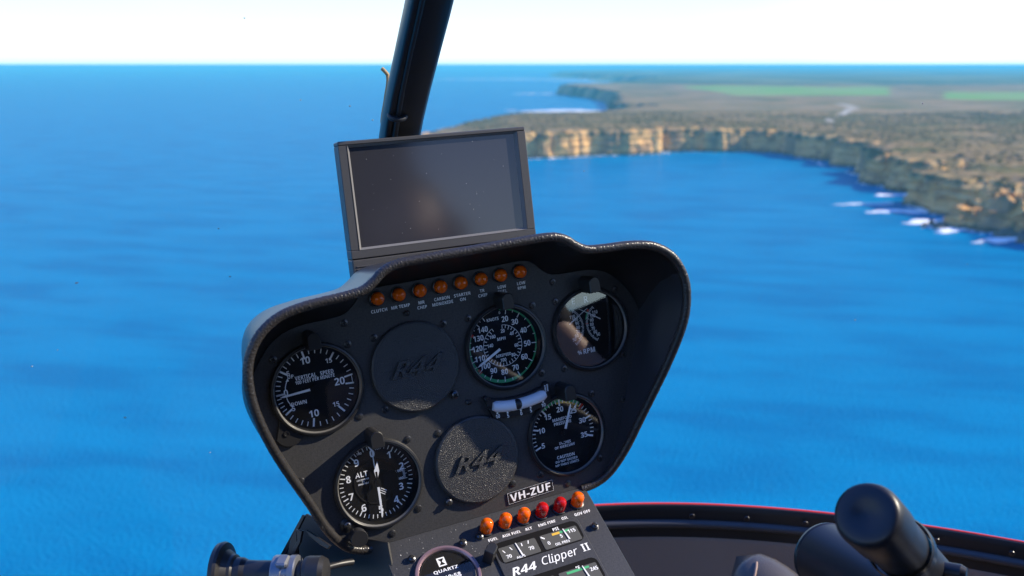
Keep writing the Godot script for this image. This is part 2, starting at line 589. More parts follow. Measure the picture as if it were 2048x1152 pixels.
func land_height(x: float, z: float) -> Vector2:
	# (height, roughness of the shore 0..1)
	var key := Vector2i(floori(x / 64.0), floori(z / 64.0))
	if not sd_grid.has(key):
		sd_grid[key] = shore_distance(Vector2(key.x * 64.0 + 32.0, key.y * 64.0 + 32.0))
	var coarse: float = sd_grid[key]
	var sd := coarse
	if absf(coarse) < 170.0:
		var w := Vector2(n_mid.get_noise_2d(x, z) * 26.0 + n_fine.get_noise_2d(x, z) * 9.0, n_mid.get_noise_2d(x + 900.0, z) * 26.0 + n_fine.get_noise_2d(x - 500.0, z) * 9.0)
		w += Vector2(n_mid.get_noise_2d(x * 0.55 + 50.0, z * 0.55), n_mid.get_noise_2d(x * 0.55, z * 0.55 - 70.0)) * 78.0 * clampf((z + 1750.0) / 200.0, 0.2, 1.0)
		sd = shore_distance(Vector2(x, z) + w)
	if sd < -14.0:
		return Vector2(-6.0, 0.0)
	var rugged := clampf((z + 1480.0) / 160.0, 0.0, 1.0)      # the near shore breaks up into slopes and outcrops
	var top := 40.0 + n_big.get_noise_2d(x, z) * 5.0 + clampf((-z - 2500.0) / 4000.0, 0.0, 1.0) * 12.0
	if x < 0.0 and z > -2500.0:
		top *= clampf(1.0 + x / 300.0, 0.35, 1.0)
	var width := lerpf(9.0 + n_mid.get_noise_2d(x * 0.7, z * 0.7 + 300.0) * 7.0, 34.0, rugged)
	var k := clampf((sd + 2.0) / maxf(width, 4.0), 0.0, 1.0)
	var h := 0.0
	if rugged > 0.0:
		var ledge := k + 0.10 * sin(k * 14.0 + n_mid.get_noise_2d(x, z) * 5.0)
		var bump := n_mid.get_noise_2d(x * 1.7, z * 1.7) * 13.0 + n_fine.get_noise_2d(x, z) * 6.0 + absf(n_mid.get_noise_2d(x * 0.9 + 77.0, z * 0.9)) * 12.0
		h = lerpf(top * smoothstep(0.0, 1.0, k), top * clampf(pow(maxf(ledge, 0.0), 0.7), 0.0, 1.05) + bump * sin(clampf(k, 0.0, 1.0) * PI), rugged)
	else:
		h = top * smoothstep(0.0, 1.0, k)
	if sd > 0.0:
		h += n_fine.get_noise_2d(x * 1.3, z * 1.3) * 1.4 * k
	return Vector2(h if sd > -3.0 else -6.0, rugged)

func rock_color(p: Vector3, rug: float) -> Color:
	# beds of cream, ochre and brown rock; dark crusts in patches, wet dark foot
	var bed := n_fine.get_noise_2d(p.y * 5.0 + n_mid.get_noise_2d(p.x * 0.6, p.z * 0.6) * 30.0, 40.0)
	var rock := Color(0.68, 0.36, 0.11).lerp(Color(0.76, 0.49, 0.20), clampf(bed * 1.9 + 0.5, 0.0, 1.0))
	rock = rock.lerp(Color(0.40, 0.22, 0.10), clampf(n_fine.get_noise_3d(p.x * 0.7, p.y * 1.4, p.z * 0.7) * 2.0, 0.0, 0.8))
	rock = rock.lerp(Color(0.24, 0.17, 0.11), clampf(n_mid.get_noise_3d(p.x * 1.4, p.y * 0.6, p.z * 1.4) * 3.0 - 0.5, 0.0, 0.6))
	if p.y > 31.0: rock = rock.lerp(Color(0.10, 0.095, 0.045), clampf((n_fine.get_noise_2d(p.x, p.z) + 0.25) * 2.5, 0.0, 0.9))
	if p.y < 4.0 + bed * 2.0: rock = rock.lerp(Color(0.09, 0.075, 0.06), 0.75)
	return rock

func land_color(x: float, z: float, h: float, slope: float, rug: float) -> Color:
	var a := n_mid.get_noise_2d(x * 0.35, z * 0.35)
	var b := n_fine.get_noise_2d(x * 0.8, z * 0.8)
	if slope > 0.62 + b * 0.16 and h < 60.0:
		return rock_color(Vector3(x, h, z), rug)
	var veg := Color(0.25, 0.165, 0.075).lerp(Color(0.115, 0.10, 0.034), clampf(a * 1.5 + 0.45 + b * 0.5, 0, 1))
	veg = veg.lerp(Color(0.27, 0.195, 0.11), clampf(n_big.get_noise_2d(x * 1.6, z * 1.6) * 1.5 + b * 0.4, 0.0, 0.7))
	# pastures and bare ground behind the heath
	var fz := z + n_mid.get_noise_2d(x * 0.2, z * 0.2) * 120.0
	var ratio := x / -z
	if fz < -3250.0 and fz > -5400.0:
		if x > 820.0 and ratio < 0.37 and fz < -3650.0 and fz > -4900.0 or ratio > 0.425 and fz > -3950.0:
			veg = Color(0.16, 0.30, 0.05).lerp(Color(0.22, 0.28, 0.09), clampf(n_big.get_noise_2d(x * 2.0, z) + 0.4, 0, 1))
	elif fz < -5400.0:
		veg = Color(0.07, 0.085, 0.04).lerp(Color(0.20, 0.20, 0.10), clampf(n_big.get_noise_2d(x * 0.5, z * 0.5) * 2.0 + 0.3, 0, 1))
	# the pale track
	var rx := 820.0 + (z + 2600.0) * -0.22 + sin(z * 0.004) * 60.0
	if z < -2000.0 and z > -3400.0 and absf(x - rx) < 9.0:
		veg = Color(0.42, 0.38, 0.32)
	return veg

func land_mesh(x0: float, z0: float, x1: float, z1: float, cell: float, skip: Rect2, low: float) -> ArrayMesh:
	var nx := int((x1 - x0) / cell) + 1
	var nz := int((z1 - z0) / cell) + 1
	var hs := PackedFloat32Array(); hs.resize(nx * nz)
	var rg := PackedFloat32Array(); rg.resize(nx * nz)
	for j in nz:
		for i in nx:
			var q := land_height(x0 + i * cell, z0 + j * cell)
			hs[j * nx + i] = q.x; rg[j * nx + i] = q.y
	var v := PackedVector3Array(); v.resize(nx * nz)
	var n := PackedVector3Array(); n.resize(nx * nz)
	var c := PackedColorArray(); c.resize(nx * nz)
	for j in nz:
		for i in nx:
			var o := j * nx + i
			var x := x0 + i * cell
			var z := z0 + j * cell
			var gx := (hs[j * nx + mini(i + 1, nx - 1)] - hs[j * nx + maxi(i - 1, 0)]) / (2.0 * cell)
			var gz := (hs[mini(j + 1, nz - 1) * nx + i] - hs[maxi(j - 1, 0) * nx + i]) / (2.0 * cell)
			v[o] = Vector3(x, hs[o] - low, z)
			n[o] = Vector3(-gx, 1.0, -gz).normalized()
			c[o] = land_color(x, z, hs[o], Vector2(gx, gz).length(), rg[o])
	var idx := PackedInt32Array()
	for j in nz - 1:
		for i in nx - 1:
			var o := j * nx + i
			if maxf(maxf(hs[o], hs[o + 1]), maxf(hs[o + nx], hs[o + nx + 1])) < -1.0:
				continue
			if skip.has_point(Vector2(x0 + i * cell, z0 + j * cell)) and skip.has_point(Vector2(x0 + (i + 1) * cell, z0 + (j + 1) * cell)):
				continue
			idx.append_array([o, o + 1, o + nx, o + 1, o + nx + 1, o + nx])
	if cell < 5.0: cliff_lines(x0, z0, cell, nx, nz, hs)
	var arr := []
	arr.resize(Mesh.ARRAY_MAX)
	arr[Mesh.ARRAY_VERTEX] = v; arr[Mesh.ARRAY_NORMAL] = n; arr[Mesh.ARRAY_COLOR] = c; arr[Mesh.ARRAY_INDEX] = idx
	var out := ArrayMesh.new()
	out.add_surface_from_arrays(Mesh.PRIMITIVE_TRIANGLES, arr)
	out.surface_set_material(0, M.land)
	return out

var face_lines := []      # pairs of contour points half way up the cliffs
var shore_points := PackedVector2Array()

func cliff_lines(x0: float, z0: float, cell: float, nx: int, nz: int, hs: PackedFloat32Array) -> void:
	for level in [17.0, 0.0]:
		for j in nz - 1:
			for i in nx - 1:
				var o := j * nx + i
				var q := [hs[o] - level, hs[o + 1] - level, hs[o + nx + 1] - level, hs[o + nx] - level]
				var cut := []
				var cor := [Vector2(0, 0), Vector2(1, 0), Vector2(1, 1), Vector2(0, 1)]
				for e in 4:
					var a: float = q[e]
					var b: float = q[(e + 1) % 4]
					if (a < 0.0) != (b < 0.0):
						cut.append(Vector2(x0 + i * cell, z0 + j * cell) + cor[e].lerp(cor[(e + 1) % 4], a / (a - b)) * cell)
				if cut.size() != 2: continue
				if level > 1.0:
					face_lines.append(cut)
				else:
					shore_points.append(cut[0])

func face_point(p: Vector2, t: float, top: float, out: Vector2) -> Vector3:
	var y := lerpf(-2.0, top, t)
	var rug := clampf((p.y + 1480.0) / 160.0, 0.0, 1.0)
	var beds := n_fine.get_noise_2d(y * 6.0, 7.0) * 2.4
	var d := 4.6 + (1.0 - t) * (3.0 + rug * 9.0) + beds * (1.0 + rug) + n_mid.get_noise_3d(p.x * 1.6, y * 0.8, p.y * 1.6) * (9.0 + 5.0 * rug) + n_fine.get_noise_3d(p.x * 1.5, y * 2.4, p.y * 1.5) * (2.2 + 2.0 * rug)
	if t > 0.93: d = lerpf(d, -7.0 - rug * 6.0, (t - 0.93) / 0.07)
	return Vector3(p.x + out.x * d, y, p.y + out.y * d)

func cliff_faces(land: Node) -> void:
	var v := PackedVector3Array()
	var n := PackedVector3Array()
	var c := PackedColorArray()
	var rows := 19
	var grad := func(p: Vector2) -> Vector2:
		var e := 7.0
		var g := Vector2(land_height(p.x - e, p.y).x - land_height(p.x + e, p.y).x, land_height(p.x, p.y - e).x - land_height(p.x, p.y + e).x)
		return g.normalized()
	var known := {}
	for line in face_lines:
		if line[0].y < -2050.0 or line[0].x > 720.0: continue
		var cols := []
		for p in line:
			var key := Vector2i((p * 20.0).round())
			if not known.has(key):
				var out: Vector2 = grad.call(p)
				var inland: Vector2 = p - out * (12.0 + 12.0 * clampf((p.y + 1480.0) / 160.0, 0.0, 1.0))
				var top := maxf(land_height(inland.x, inland.y).x, 20.0) + 0.5
				var col := []
				for k in rows:
					col.append(face_point(p, k / (rows - 1.0), top, out))
				known[key] = [col, Vector3(out.x, 0, out.y)]
			cols.append(known[key])
		for k in rows - 1:
			var A: Vector3 = cols[0][0][k]
			var B: Vector3 = cols[1][0][k]
			var C: Vector3 = cols[1][0][k + 1]
			var D: Vector3 = cols[0][0][k + 1]
			var g := (B - A).cross(D - A).normalized()
			var away: Vector3 = cols[0][1] + Vector3.UP * 0.3
			var flip := g.dot(away) < 0.0
			if flip: g = -g
			var q := [A, B, C, A, C, D] if flip else [A, C, B, A, D, C]
			for e in q:
				v.append(e); n.append(g); c.append(rock_color(e, clampf((e.z + 1480.0) / 160.0, 0.0, 1.0)))
	var arr := []
	arr.resize(Mesh.ARRAY_MAX)
	arr[Mesh.ARRAY_VERTEX] = v; arr[Mesh.ARRAY_NORMAL] = n; arr[Mesh.ARRAY_COLOR] = c
	var out := ArrayMesh.new()
	out.add_surface_from_arrays(Mesh.PRIMITIVE_TRIANGLES, arr)
	out.surface_set_material(0, M.land)
	inst("cliff_face", out, land)

func sea_sheet(x0: float, z0: float, x1: float, z1: float, cell: float, y: float, swell: float) -> ArrayMesh:
	var nx := int((x1 - x0) / cell) + 1
	var nz := int((z1 - z0) / cell) + 1
	var v := PackedVector3Array(); v.resize(nx * nz)
	var n := PackedVector3Array(); n.resize(nx * nz)
	var uv := PackedVector2Array(); uv.resize(nx * nz)
	var hgt := func(x: float, z: float) -> float:
		var a := n_big.get_noise_2d(x * 0.3, z * 0.3) * 3.0
		return swell * 0.7 * smoothstep(2650.0, 900.0, Vector2(x, z).length()) * (0.55 * sin(z * 0.047 + x * 0.011 + a) + 0.35 * sin(z * 0.083 - x * 0.02 + a * 1.7) + 0.5 * n_mid.get_noise_2d(x * 0.6, z * 1.6))
	for j in nz:
		for i in nx:
			var x := x0 + i * cell
			var z := z0 + j * cell
			var o := j * nx + i
			var h: float = hgt.call(x, z) if swell > 0.0 else 0.0
			v[o] = Vector3(x, y + h, z)
			n[o] = Vector3.UP if swell <= 0.0 else Vector3(h - hgt.call(x + 6.0, z), 6.0, h - hgt.call(x, z + 6.0)).normalized()
			uv[o] = Vector2((x * 0.96 + z * 0.28) / 1500.0, (z * 0.96 - x * 0.28) / 520.0)
	var idx := PackedInt32Array()
	for j in nz - 1:
		for i in nx - 1:
			var o := j * nx + i
			idx.append_array([o, o + 1, o + nx, o + 1, o + nx + 1, o + nx])
	var arr := []
	arr.resize(Mesh.ARRAY_MAX)
	arr[Mesh.ARRAY_VERTEX] = v; arr[Mesh.ARRAY_NORMAL] = n; arr[Mesh.ARRAY_TEX_UV] = uv; arr[Mesh.ARRAY_TEX_UV2] = uv; arr[Mesh.ARRAY_INDEX] = idx
	var out := ArrayMesh.new()
	out.add_surface_from_arrays(Mesh.PRIMITIVE_TRIANGLES, arr)
	out.surface_set_material(0, M.water)
	return out

func sea_and_land() -> void:
	n_big.seed = 11; n_big.frequency = 0.0016; n_big.fractal_octaves = 3
	n_mid.seed = 12; n_mid.frequency = 0.011; n_mid.fractal_octaves = 3
	n_fine.seed = 13; n_fine.frequency = 0.045; n_fine.fractal_octaves = 3
	for q in [[760, -420], [560, -640], [458, -830], [440, -935], [436, -1030], [462, -1100], [474, -1197], [458, -1301], [497, -1459], [488, -1633], [470, -1748], [420, -1790], [350, -1777], [318, -1800], [262, -1758], [148, -1700], [29, -1640], [-58, -1690], [-130, -1830], [-190, -1960], [-120, -2120], [-20, -2330], [100, -2400], [210, -2500], [330, -2700], [390, -2860], [330, -3000], [312, -3090], [340, -3400], [392, -4005], [375, -4599], [237, -5305], [420, -5700], [720, -6400], [1140, -8100], [1120, -8500], [860, -10100], [620, -13600], [800, -16500], [3000, -24000], [7000, -41000], [46000, -41000], [46000, -420]]:
		coast.append(Vector2(q[0], q[1]))
	var sea := node("sea", self)
	structure(sea, "wide blue sea with long low swell reaching the horizon")
	inst("swell_water", sea_sheet(-2100, -2700, 1500, 300, 10.0, 0.0, 0.45), sea)
	inst("open_water", sea_sheet(-60000, -60000, 60000, 20000, 4000.0, -0.9, 0.0), sea)
	var land := node("coast_land", self)
	structure(land, "heath covered plateau ending in ochre cliffs above the bay")
	inst("cliff_land", land_mesh(-228, -2500, 904, -620, 4.0, Rect2(), 0.0), land)
	inst("heath_land", land_mesh(-300, -9000, 3900, -600, 25.0, Rect2(-228, -2470, 1100, 2470), 0.6), land)
	inst("far_headland", land_mesh(300, -15000, 2700, -8880, 60.0, Rect2(), 0.8), land)
	inst("far_land", land_mesh(0, -41000, 40000, -600, 250.0, Rect2(-300, -8740, 3940, 8740), 3.0), land)
	cliff_faces(land)
	# fallen rocks along the near shore, and foam round the foot of the cliffs
	var mb := MB.new()
	var rocks := MB.new()
	for p in shore_points:
		var nearer := p.y > -1480.0
		var g := n_mid.get_noise_2d(p.x * 0.8 + 30.0, p.y * 0.8)
		for k in (3 if nearer else 1):
			var q: Vector2 = p + Vector2(rng.randfn(0.0, 5.0) - (7.0 if nearer else 0.0), rng.randfn(0.0, 5.0) + (0.0 if nearer else 8.0))
			if g + rng.randf_range(-0.25, 0.25) > -0.06:
				var r := rng.randf_range(0.6, 2.0)
				blob(mb, Vector3(q.x, 0.2, q.y), Vector3(r * rng.randf_range(1.0, 3.0), 0.5, r * rng.randf_range(0.8, 1.6)), 4, 6, 0.35)
			if nearer and rng.randf() < 0.16:
				var r2 := rng.randf_range(1.5, 6.0)
				blob(rocks, Vector3(p.x + rng.randfn(-2.0, 5.0), r2 * 0.2, p.y + rng.randfn(0.0, 5.0)), Vector3(r2 * rng.randf_range(0.8, 1.4), r2 * rng.randf_range(0.6, 1.1), r2), 5, 7, 0.3)
	structure(obj("shore_rocks", rocks, M.wet_rock, self), "dark fallen rocks at the foot of the near cliffs", "stuff")
	for s in [[448, -1172, 26, 7, 0.2, 140], [412, -1038, 38, 8, 0.1, 300], [392, -1095, 34, 5, 0.15, 110], [414, -970, 36, 9, 0.35, 340], [424, -925, 36, 10, 0.5, 380], [440, -868, 34, 8, 0.5, 200], [230, -3340, 170, 50, -0.05, 260], [290, -3230, 80, 35, 0.0, 100], [115, -10600, 900, 160, 0.1, 150], [90, -1662, 90, 4, 0.42, 110], [225, -1733, 60, 4, 0.4, 60], [380, -1770, 70, 4, -0.1, 70], [478, -1560, 60, 3, 1.4, 40], [180, -5330, 160, 40, 0.0, 60], [800, -9900, 600, 50, 0.4, 90], [880, -9300, 500, 40, 0.9, 90]]:
		for k in s[5]:
			var a: float = rng.randfn(0.0, 0.42) * s[2]
			var b: float = rng.randfn(0.0, 0.35) * s[3] + sin(a * 5.0 / s[2]) * s[3] * 0.5
			var c := cos(s[4]); var sn := sin(s[4])
			var p := Vector3(s[0] + a * c + b * sn, 0.25, s[1] - a * sn + b * c)
			var r: float = s[3] * rng.randf_range(0.08, 0.32)
			blob(mb, p, Vector3(r * rng.randf_range(1.5, 4.0), minf(r * 0.35, 1.2), r), 4, 7, 0.35)
	var f := obj("surf", mb, M.foam, self)
	structure(f, "white surf breaking along the rocks", "stuff")
	# heath bushes near enough to stand out
	var bush := MB.new()
	blob(bush, Vector3.ZERO, Vector3(1, 0.8, 1), 4, 7, 0.35)
	var xf: Array[Transform3D] = []
	var cols: Array[Color] = []
	var tries := 0
	while xf.size() < 9000 and tries < 40000:
		tries += 1
		var z := -lerpf(780.0, 2400.0, sqrt(rng.randf()))
		var x := rng.randf_range(-100.0, -z * 0.56)
		if n_mid.get_noise_2d(x * 0.6, z * 0.6) + rng.randf_range(-0.35, 0.35) < -0.05:
			continue
		var q := land_height(x, z)
		if q.x < 14.0: continue
		var sl := absf(land_height(x + 4.0, z).x - q.x) + absf(land_height(x, z + 4.0).x - q.x)
		if sl > 4.5: continue
		var s := rng.randf_range(1.2, 3.4)
		xf.append(Transform3D(Basis(Vector3.UP, rng.randf() * TAU).scaled(Vector3(s * 1.3, s * rng.randf_range(0.4, 0.7), s * 1.3)), Vector3(x, q.x + 0.3, z)))
		cols.append(Color(0.115, 0.10, 0.038).lerp(Color(0.21, 0.15, 0.07), rng.randf()))
	var mm := MultiMesh.new()
	mm.transform_format = MultiMesh.TRANSFORM_3D
	mm.use_colors = true
	mm.mesh = bush.mesh(M.scrub)
	mm.instance_count = xf.size()
	for i in xf.size():
		mm.set_instance_transform(i, xf[i])
		mm.set_instance_color(i, cols[i])
	var sc := MultiMeshInstance3D.new()
	sc.name = "heath_scrub"
	sc.multimesh = mm
	add_child(sc)
	structure(sc, "low olive scrub covering the cliff tops", "stuff")

func blob(mb: MB, p: Vector3, s: Vector3, rows: int, seg: int, rough := 0.25) -> void:
	var rr := []
	for i in rows + 1:
		var line := []
		for k in seg:
			var el := PI * i / rows
			var az := TAU * k / seg
			var d := Vector3(sin(el) * cos(az), cos(el), sin(el) * sin(az))
			line.append(p + d * s * (1.0 + (rng.randf_range(-rough, rough) if i > 0 and i < rows else 0.0)))
		rr.append(line)
	for i in rows:
		for k in seg:
			var j := (k + 1) % seg
			var q := [rr[i][k], rr[i][j], rr[i + 1][j], rr[i + 1][k]]
			var N := []
			for e in 4: N.append(((q[e] - p) / (s * s)).normalized())
			if i > 0: mb.tri(q[0], q[1], q[2], N[0], N[1], N[2])
			if i < rows - 1: mb.tri(q[0], q[2], q[3], N[0], N[2], N[3])

# ------------------------------------------------------------------ helicopter nose
func nose_row(k: float, inset: float) -> Array:
	var r := []
	for i in 81:
		var u := lerpf(-0.80, 0.80, i / 80.0)
		var f := 1.035 - 0.79 * u * u - inset * 1.0
		r.append(Vector3(u * (1.0 - inset * 0.7), -k, -f))
	return r

func nose() -> void:
	var t := node("helicopter_nose", self, HX)
	tag(t, "black inner nose frame with a thin red painted rim and brown lining", "helicopter nose")
	var mid := Vector3(0, -0.9, -0.3)
	var mb := MB.new()
	mb.loft([nose_row(0.7505, 0.0012), nose_row(0.7485, 0.0), nose_row(0.7495, -0.003), nose_row(0.80, -0.02), nose_row(1.1, -0.06)], mid, true)
	obj("red_skin", mb, M.red_paint, t)
	mb = MB.new()
	mb.loft([nose_row(0.7497, 0.0010), nose_row(0.7505, 0.004), nose_row(0.758, 0.006), nose_row(0.769, 0.008)], mid, false)
	obj("rim_band", mb, M.nose_black, t)
	mb = MB.new()
	mb.loft([nose_row(0.7685, 0.007), nose_row(0.7695, 0.014), nose_row(0.774, 0.016), nose_row(0.778, 0.014), nose_row(0.780, 0.008)], mid, false)
	obj("rim_ridge", mb, M.nose_grey, t)
	mb = MB.new()
	mb.loft([nose_row(0.779, 0.0085), nose_row(0.787, 0.010), nose_row(0.794, 0.012)], mid, false)
	obj("lower_band", mb, M.nose_black, t)
	mb = MB.new()
	mb.loft([nose_row(0.793, 0.0115), nose_row(0.797, 0.016), nose_row(0.92, 0.035), nose_row(1.0, 0.09), nose_row(1.04, 0.22), nose_row(1.05, 0.5)], mid, false)
	obj("lining", mb, M.carpet, t)
	for i in 6:
		var u := 0.36 + i * 0.06
		var f := 1.035 - 0.79 * u * u - 0.009
		var s := MB.new()
		s.lathe([Vector2(0.0038, 0), Vector2(0.0034, 0.0015), Vector2(0.0, 0.0022)], 12, Transform3D(Basis(Vector3.UP, atan(1.58 * u) * -1.0), Vector3(u * 0.993, -0.760, -f + 0.004)))
		obj("rivet", s, M.dark_metal, t)

func bow(s: float, u: float) -> Vector3:
	# the windscreen: s runs up the middle, u across
	var prof := [Vector2(1.035, -0.747), Vector2(1.05, -0.56), Vector2(1.01, -0.36), Vector2(0.944, -0.216), Vector2(0.82, -0.06), Vector2(0.635, 0.177), Vector2(0.45, 0.41), Vector2(0.25, 0.56)]
	var x := clampf(s, 0.0, 0.9999) * (prof.size() - 1)
	var i := int(x)
	var p: Vector2 = prof[i].cubic_interpolate(prof[mini(i + 1, 7)], prof[maxi(i - 1, 0)], prof[mini(i + 2, 7)], x - i)
	return Vector3(u, p.y, -(p.x - 0.79 * u * u))

func windscreen() -> void:
	var t := node("windscreen", self, HX)
	tag(t, "clear curved windscreen in two panes on either side of the post", "windscreen")
	for sgn in [-1.0, 1.0]:
		var rows := []
		for i in 33:
			var line := []
			for j in 25:
				line.append(bow(i / 32.0, sgn * lerpf(0.012, 0.78, j / 24.0)))
			rows.append(line)
		var mb := MB.new()
		mb.loft(rows, Vector3.ZERO, true)
		obj("pane", mb, M.windscreen_glass, t)
	# dirt specks stuck to the panes
	var inv := HX.affine_inverse()
	for q in [[489, 36], [601, 200], [437, 457], [318, 735], [115, 700], [153, 566], [64, 733], [700, 212], [745, 240], [460, 553], [1634, 176], [1846, 207], [1168, 342], [1866, 440], [1934, 528], [1520, 598], [1345, 660], [1475, 780], [250, 835], [1710, 640], [420, 905]]:
		var d: Vector3 = inv.basis * (look * Vector3((q[0] - 1024) / 2000.0, -(q[1] - 576) / 2000.0, -1.0))
		var o := inv * EYE
		var lo := 0.3
		var hi := 2.2
		for k in 40:
			var m := (lo + hi) * 0.5
			var p := o + d * m
			var inside := true
			# beyond the sheet? compare with the sheet's forward reach at that height
			var best := -1e9
			for e in 33:
				var w := bow(e / 32.0, p.x)
				if absf(w.y - p.y) < 0.035: best = maxf(best, -w.z)
			if best > -1e8: inside = -p.z < best
			elif p.y > 0.5: inside = false
			if inside: lo = m
			else: hi = m
		var mb := MB.new()
		var r := rng.randf_range(0.0003, 0.0008)
		blob(mb, o + d * (lo - 0.004), Vector3(r * rng.randf_range(1.0, 2.2), r, r * 0.8), 4, 6, 0.3)
		obj("speck", mb, M.speck_grey, t)
	# the centre post
	var c := node("windscreen_post", self, HX)
	tag(c, "black centre post of the windscreen with a cable clipped along it", "post")
	var path := []
	for i in 30:
		path.append(bow(lerpf(0.02, 0.98, i / 29.0), 0.0))
	var sections := [["post_body", 0.004, 0.017, 0.012, M.post_black], ["post_channel", -0.0135, 0.0045, 0.0095, M.dark_metal]]
	for s in sections:
		var mb := MB.new()
		var rows := []
		for k in 13:
			rows.append([])
		for i in path.size():
			var tan: Vector3 = (path[mini(i + 1, 29)] - path[maxi(i - 1, 0)]).normalized()
			var side := Vector3.RIGHT
			var nrm := tan.cross(side).normalized()
			for k in 13:
				var a := TAU * k / 12.0
				var e := 0.55
				var x: float = signf(cos(a)) * pow(absf(cos(a)), e) * s[2] + s[1]
				var y: float = signf(sin(a)) * pow(absf(sin(a)), e) * s[3]
				rows[k].append(path[i] + side * x + nrm * (y * 1.0) + Vector3(0, 0, 0.008))
		mb.loft(rows, path[15] + Vector3(0.004, 0, 0.008), true)
		obj(s[0], mb, s[4], c)
	var cab := []
	for i in 30:
		cab.append(path[i] + Vector3(-0.0085 + 0.0012 * sin(i * 0.7), 0, 0.0195))
	var mb2 := MB.new()
	mb2.tube(cab, 0.0028, 8)
	obj("cable", mb2, M.rubber, c)
	for s in [0.455, 0.72]:
		var p := bow(s, 0.0)
		var tan := (bow(s + 0.01, 0.0) - bow(s - 0.01, 0.0)).normalized()
		var cl := MB.new()
		var ring := []
		for k in 15:
			var a := TAU * k / 14.0
			ring.append(p + Vector3(-0.0085 + cos(a) * 0.0078, 0, 0.0195) + tan.cross(Vector3.RIGHT) * sin(a) * 0.0055)
		cl.tube(ring, 0.0026, 8, false)
		obj("clip", cl, M.rubber, c)
	# yaw string outside the glass
	var y := node("yaw_string", self, HX)
	tag(y, "short frayed tan cord hanging outside the windscreen behind the post", "cord")
	var pts := []
	for q in [[764, 137, 1.07], [770, 143, 1.07], [775, 150, 1.075], [776, 165, 1.075], [773, 185, 1.075], [770, 205, 1.08], [766, 228, 1.08], [764, 246, 1.08]]:
		pts.append(inv * (EYE + look * (Vector3((q[0] - 1024) / 2000.0, -(q[1] - 576) / 2000.0, -1.0) * q[2])))
	var mb3 := MB.new()
	mb3.tube(spline(pts, 4), 0.0021, 7)
	obj("strand", mb3, M.string_tan, y)
	pts = []
	for q in [[862, 108, 1.09], [858, 124, 1.09], [852, 140, 1.09], [846, 156, 1.09], [838, 178, 1.09]]:
		pts.append(inv * (EYE + look * (Vector3((q[0] - 1024) / 2000.0, -(q[1] - 576) / 2000.0, -1.0) * q[2])))
	mb3 = MB.new()
	mb3.tube(spline(pts, 4), 0.0017, 7)
	obj("strand", mb3, M.string_tan, y)

# ------------------------------------------------------------------ instrument panel
const VSI := Vector2(-0.1369, -0.0009)
const TACH := Vector2(0.1369, -0.0009)
const CAP1 := Vector2(-0.0458, 0.0)
const ASI := Vector2(0.0458, 0.0)
const ALTI := Vector2(-0.0962, -0.0987)
const MAP := Vector2(0.0962, -0.0987)
const CAP2 := Vector2(0.0, -0.1001)
const OUTLINE := [[0.0, 0.0775, 0.0, 0.1035, 0.080], [0.04, 0.0775, 0.035, 0.1035, 0.08], [0.074, 0.0775, 0.068, 0.1030, 0.08], [0.0855, 0.0735, 0.083, 0.099, 0.08], [0.0935, 0.0655, 0.0925, 0.092, 0.08], [0.103, 0.0595, 0.103, 0.0865, 0.08], [0.118, 0.058, 0.120, 0.0845, 0.08], [0.146, 0.0565, 0.148, 0.083, 0.08], [0.166, 0.049, 0.172, 0.078, 0.08], [0.182, 0.033, 0.190, 0.066, 0.08], [0.192, 0.015, 0.2005, 0.048, 0.079], [0.1955, -0.004, 0.2035, 0.027, 0.077], [0.191, -0.022, 0.200, 0.0, 0.071], [0.178, -0.053, 0.188, -0.038, 0.055], [0.160, -0.10, 0.1655, -0.090, 0.032], [0.147, -0.13, 0.151, -0.124, 0.016], [0.134, -0.147, 0.136, -0.146, 0.006], [0.120, -0.1535, 0.121, -0.155, 0.002], [0.104, -0.1565, 0.104, -0.1575, 0.001]]

var screw_mesh: ArrayMesh
var knob_screw_mesh: ArrayMesh
var post_mesh: ArrayMesh

func make_screw(r: float, h: float) -> ArrayMesh:
	var out := ArrayMesh.new()
	var a := MB.new()
	a.lathe([Vector2(r * 1.15, 0.0), Vector2(r * 1.1, 0.0004), Vector2(r, 0.0005), Vector2(r * 0.9, h * 0.8), Vector2(r * 0.5, h), Vector2(0, h * 1.03)], 16)
	a.add_to(out, M.screw_steel)
	var b := MB.new()
	b.box(Vector3(0, 0, h), Vector3(r * 1.15, r * 0.28, h * 0.3))
	b.box(Vector3(0, 0, h), Vector3(r * 0.28, r * 1.15, h * 0.32))
	b.add_to(out, M.screw_slot)
	return out

func screw(parent: Node, x: float, y: float, mesh: ArrayMesh = null) -> void:
	var o := inst("screw", mesh if mesh else screw_mesh, parent)
	o.transform = Transform3D(Basis(Vector3.BACK, rng.randf() * 1.5), Vector3(x, y, 0.0001))

func make_post() -> ArrayMesh:
	# eyebrow lamp: a rounded hood that sticks out over the rim of a gauge
	var mb := MB.new()
	var p := PackedVector2Array()
	p.append(Vector2(-0.0058, -0.0075)); p.append(Vector2(0.0058, -0.0075))
	for k in 9:
		var a := PI * k / 8.0
		p.append(Vector2(cos(a) * 0.0058, 0.002 + sin(a) * 0.0058))
	mb.prism(p, 0.0, 0.0235, 0.0008)
	return mb.mesh(M.bezel_black)

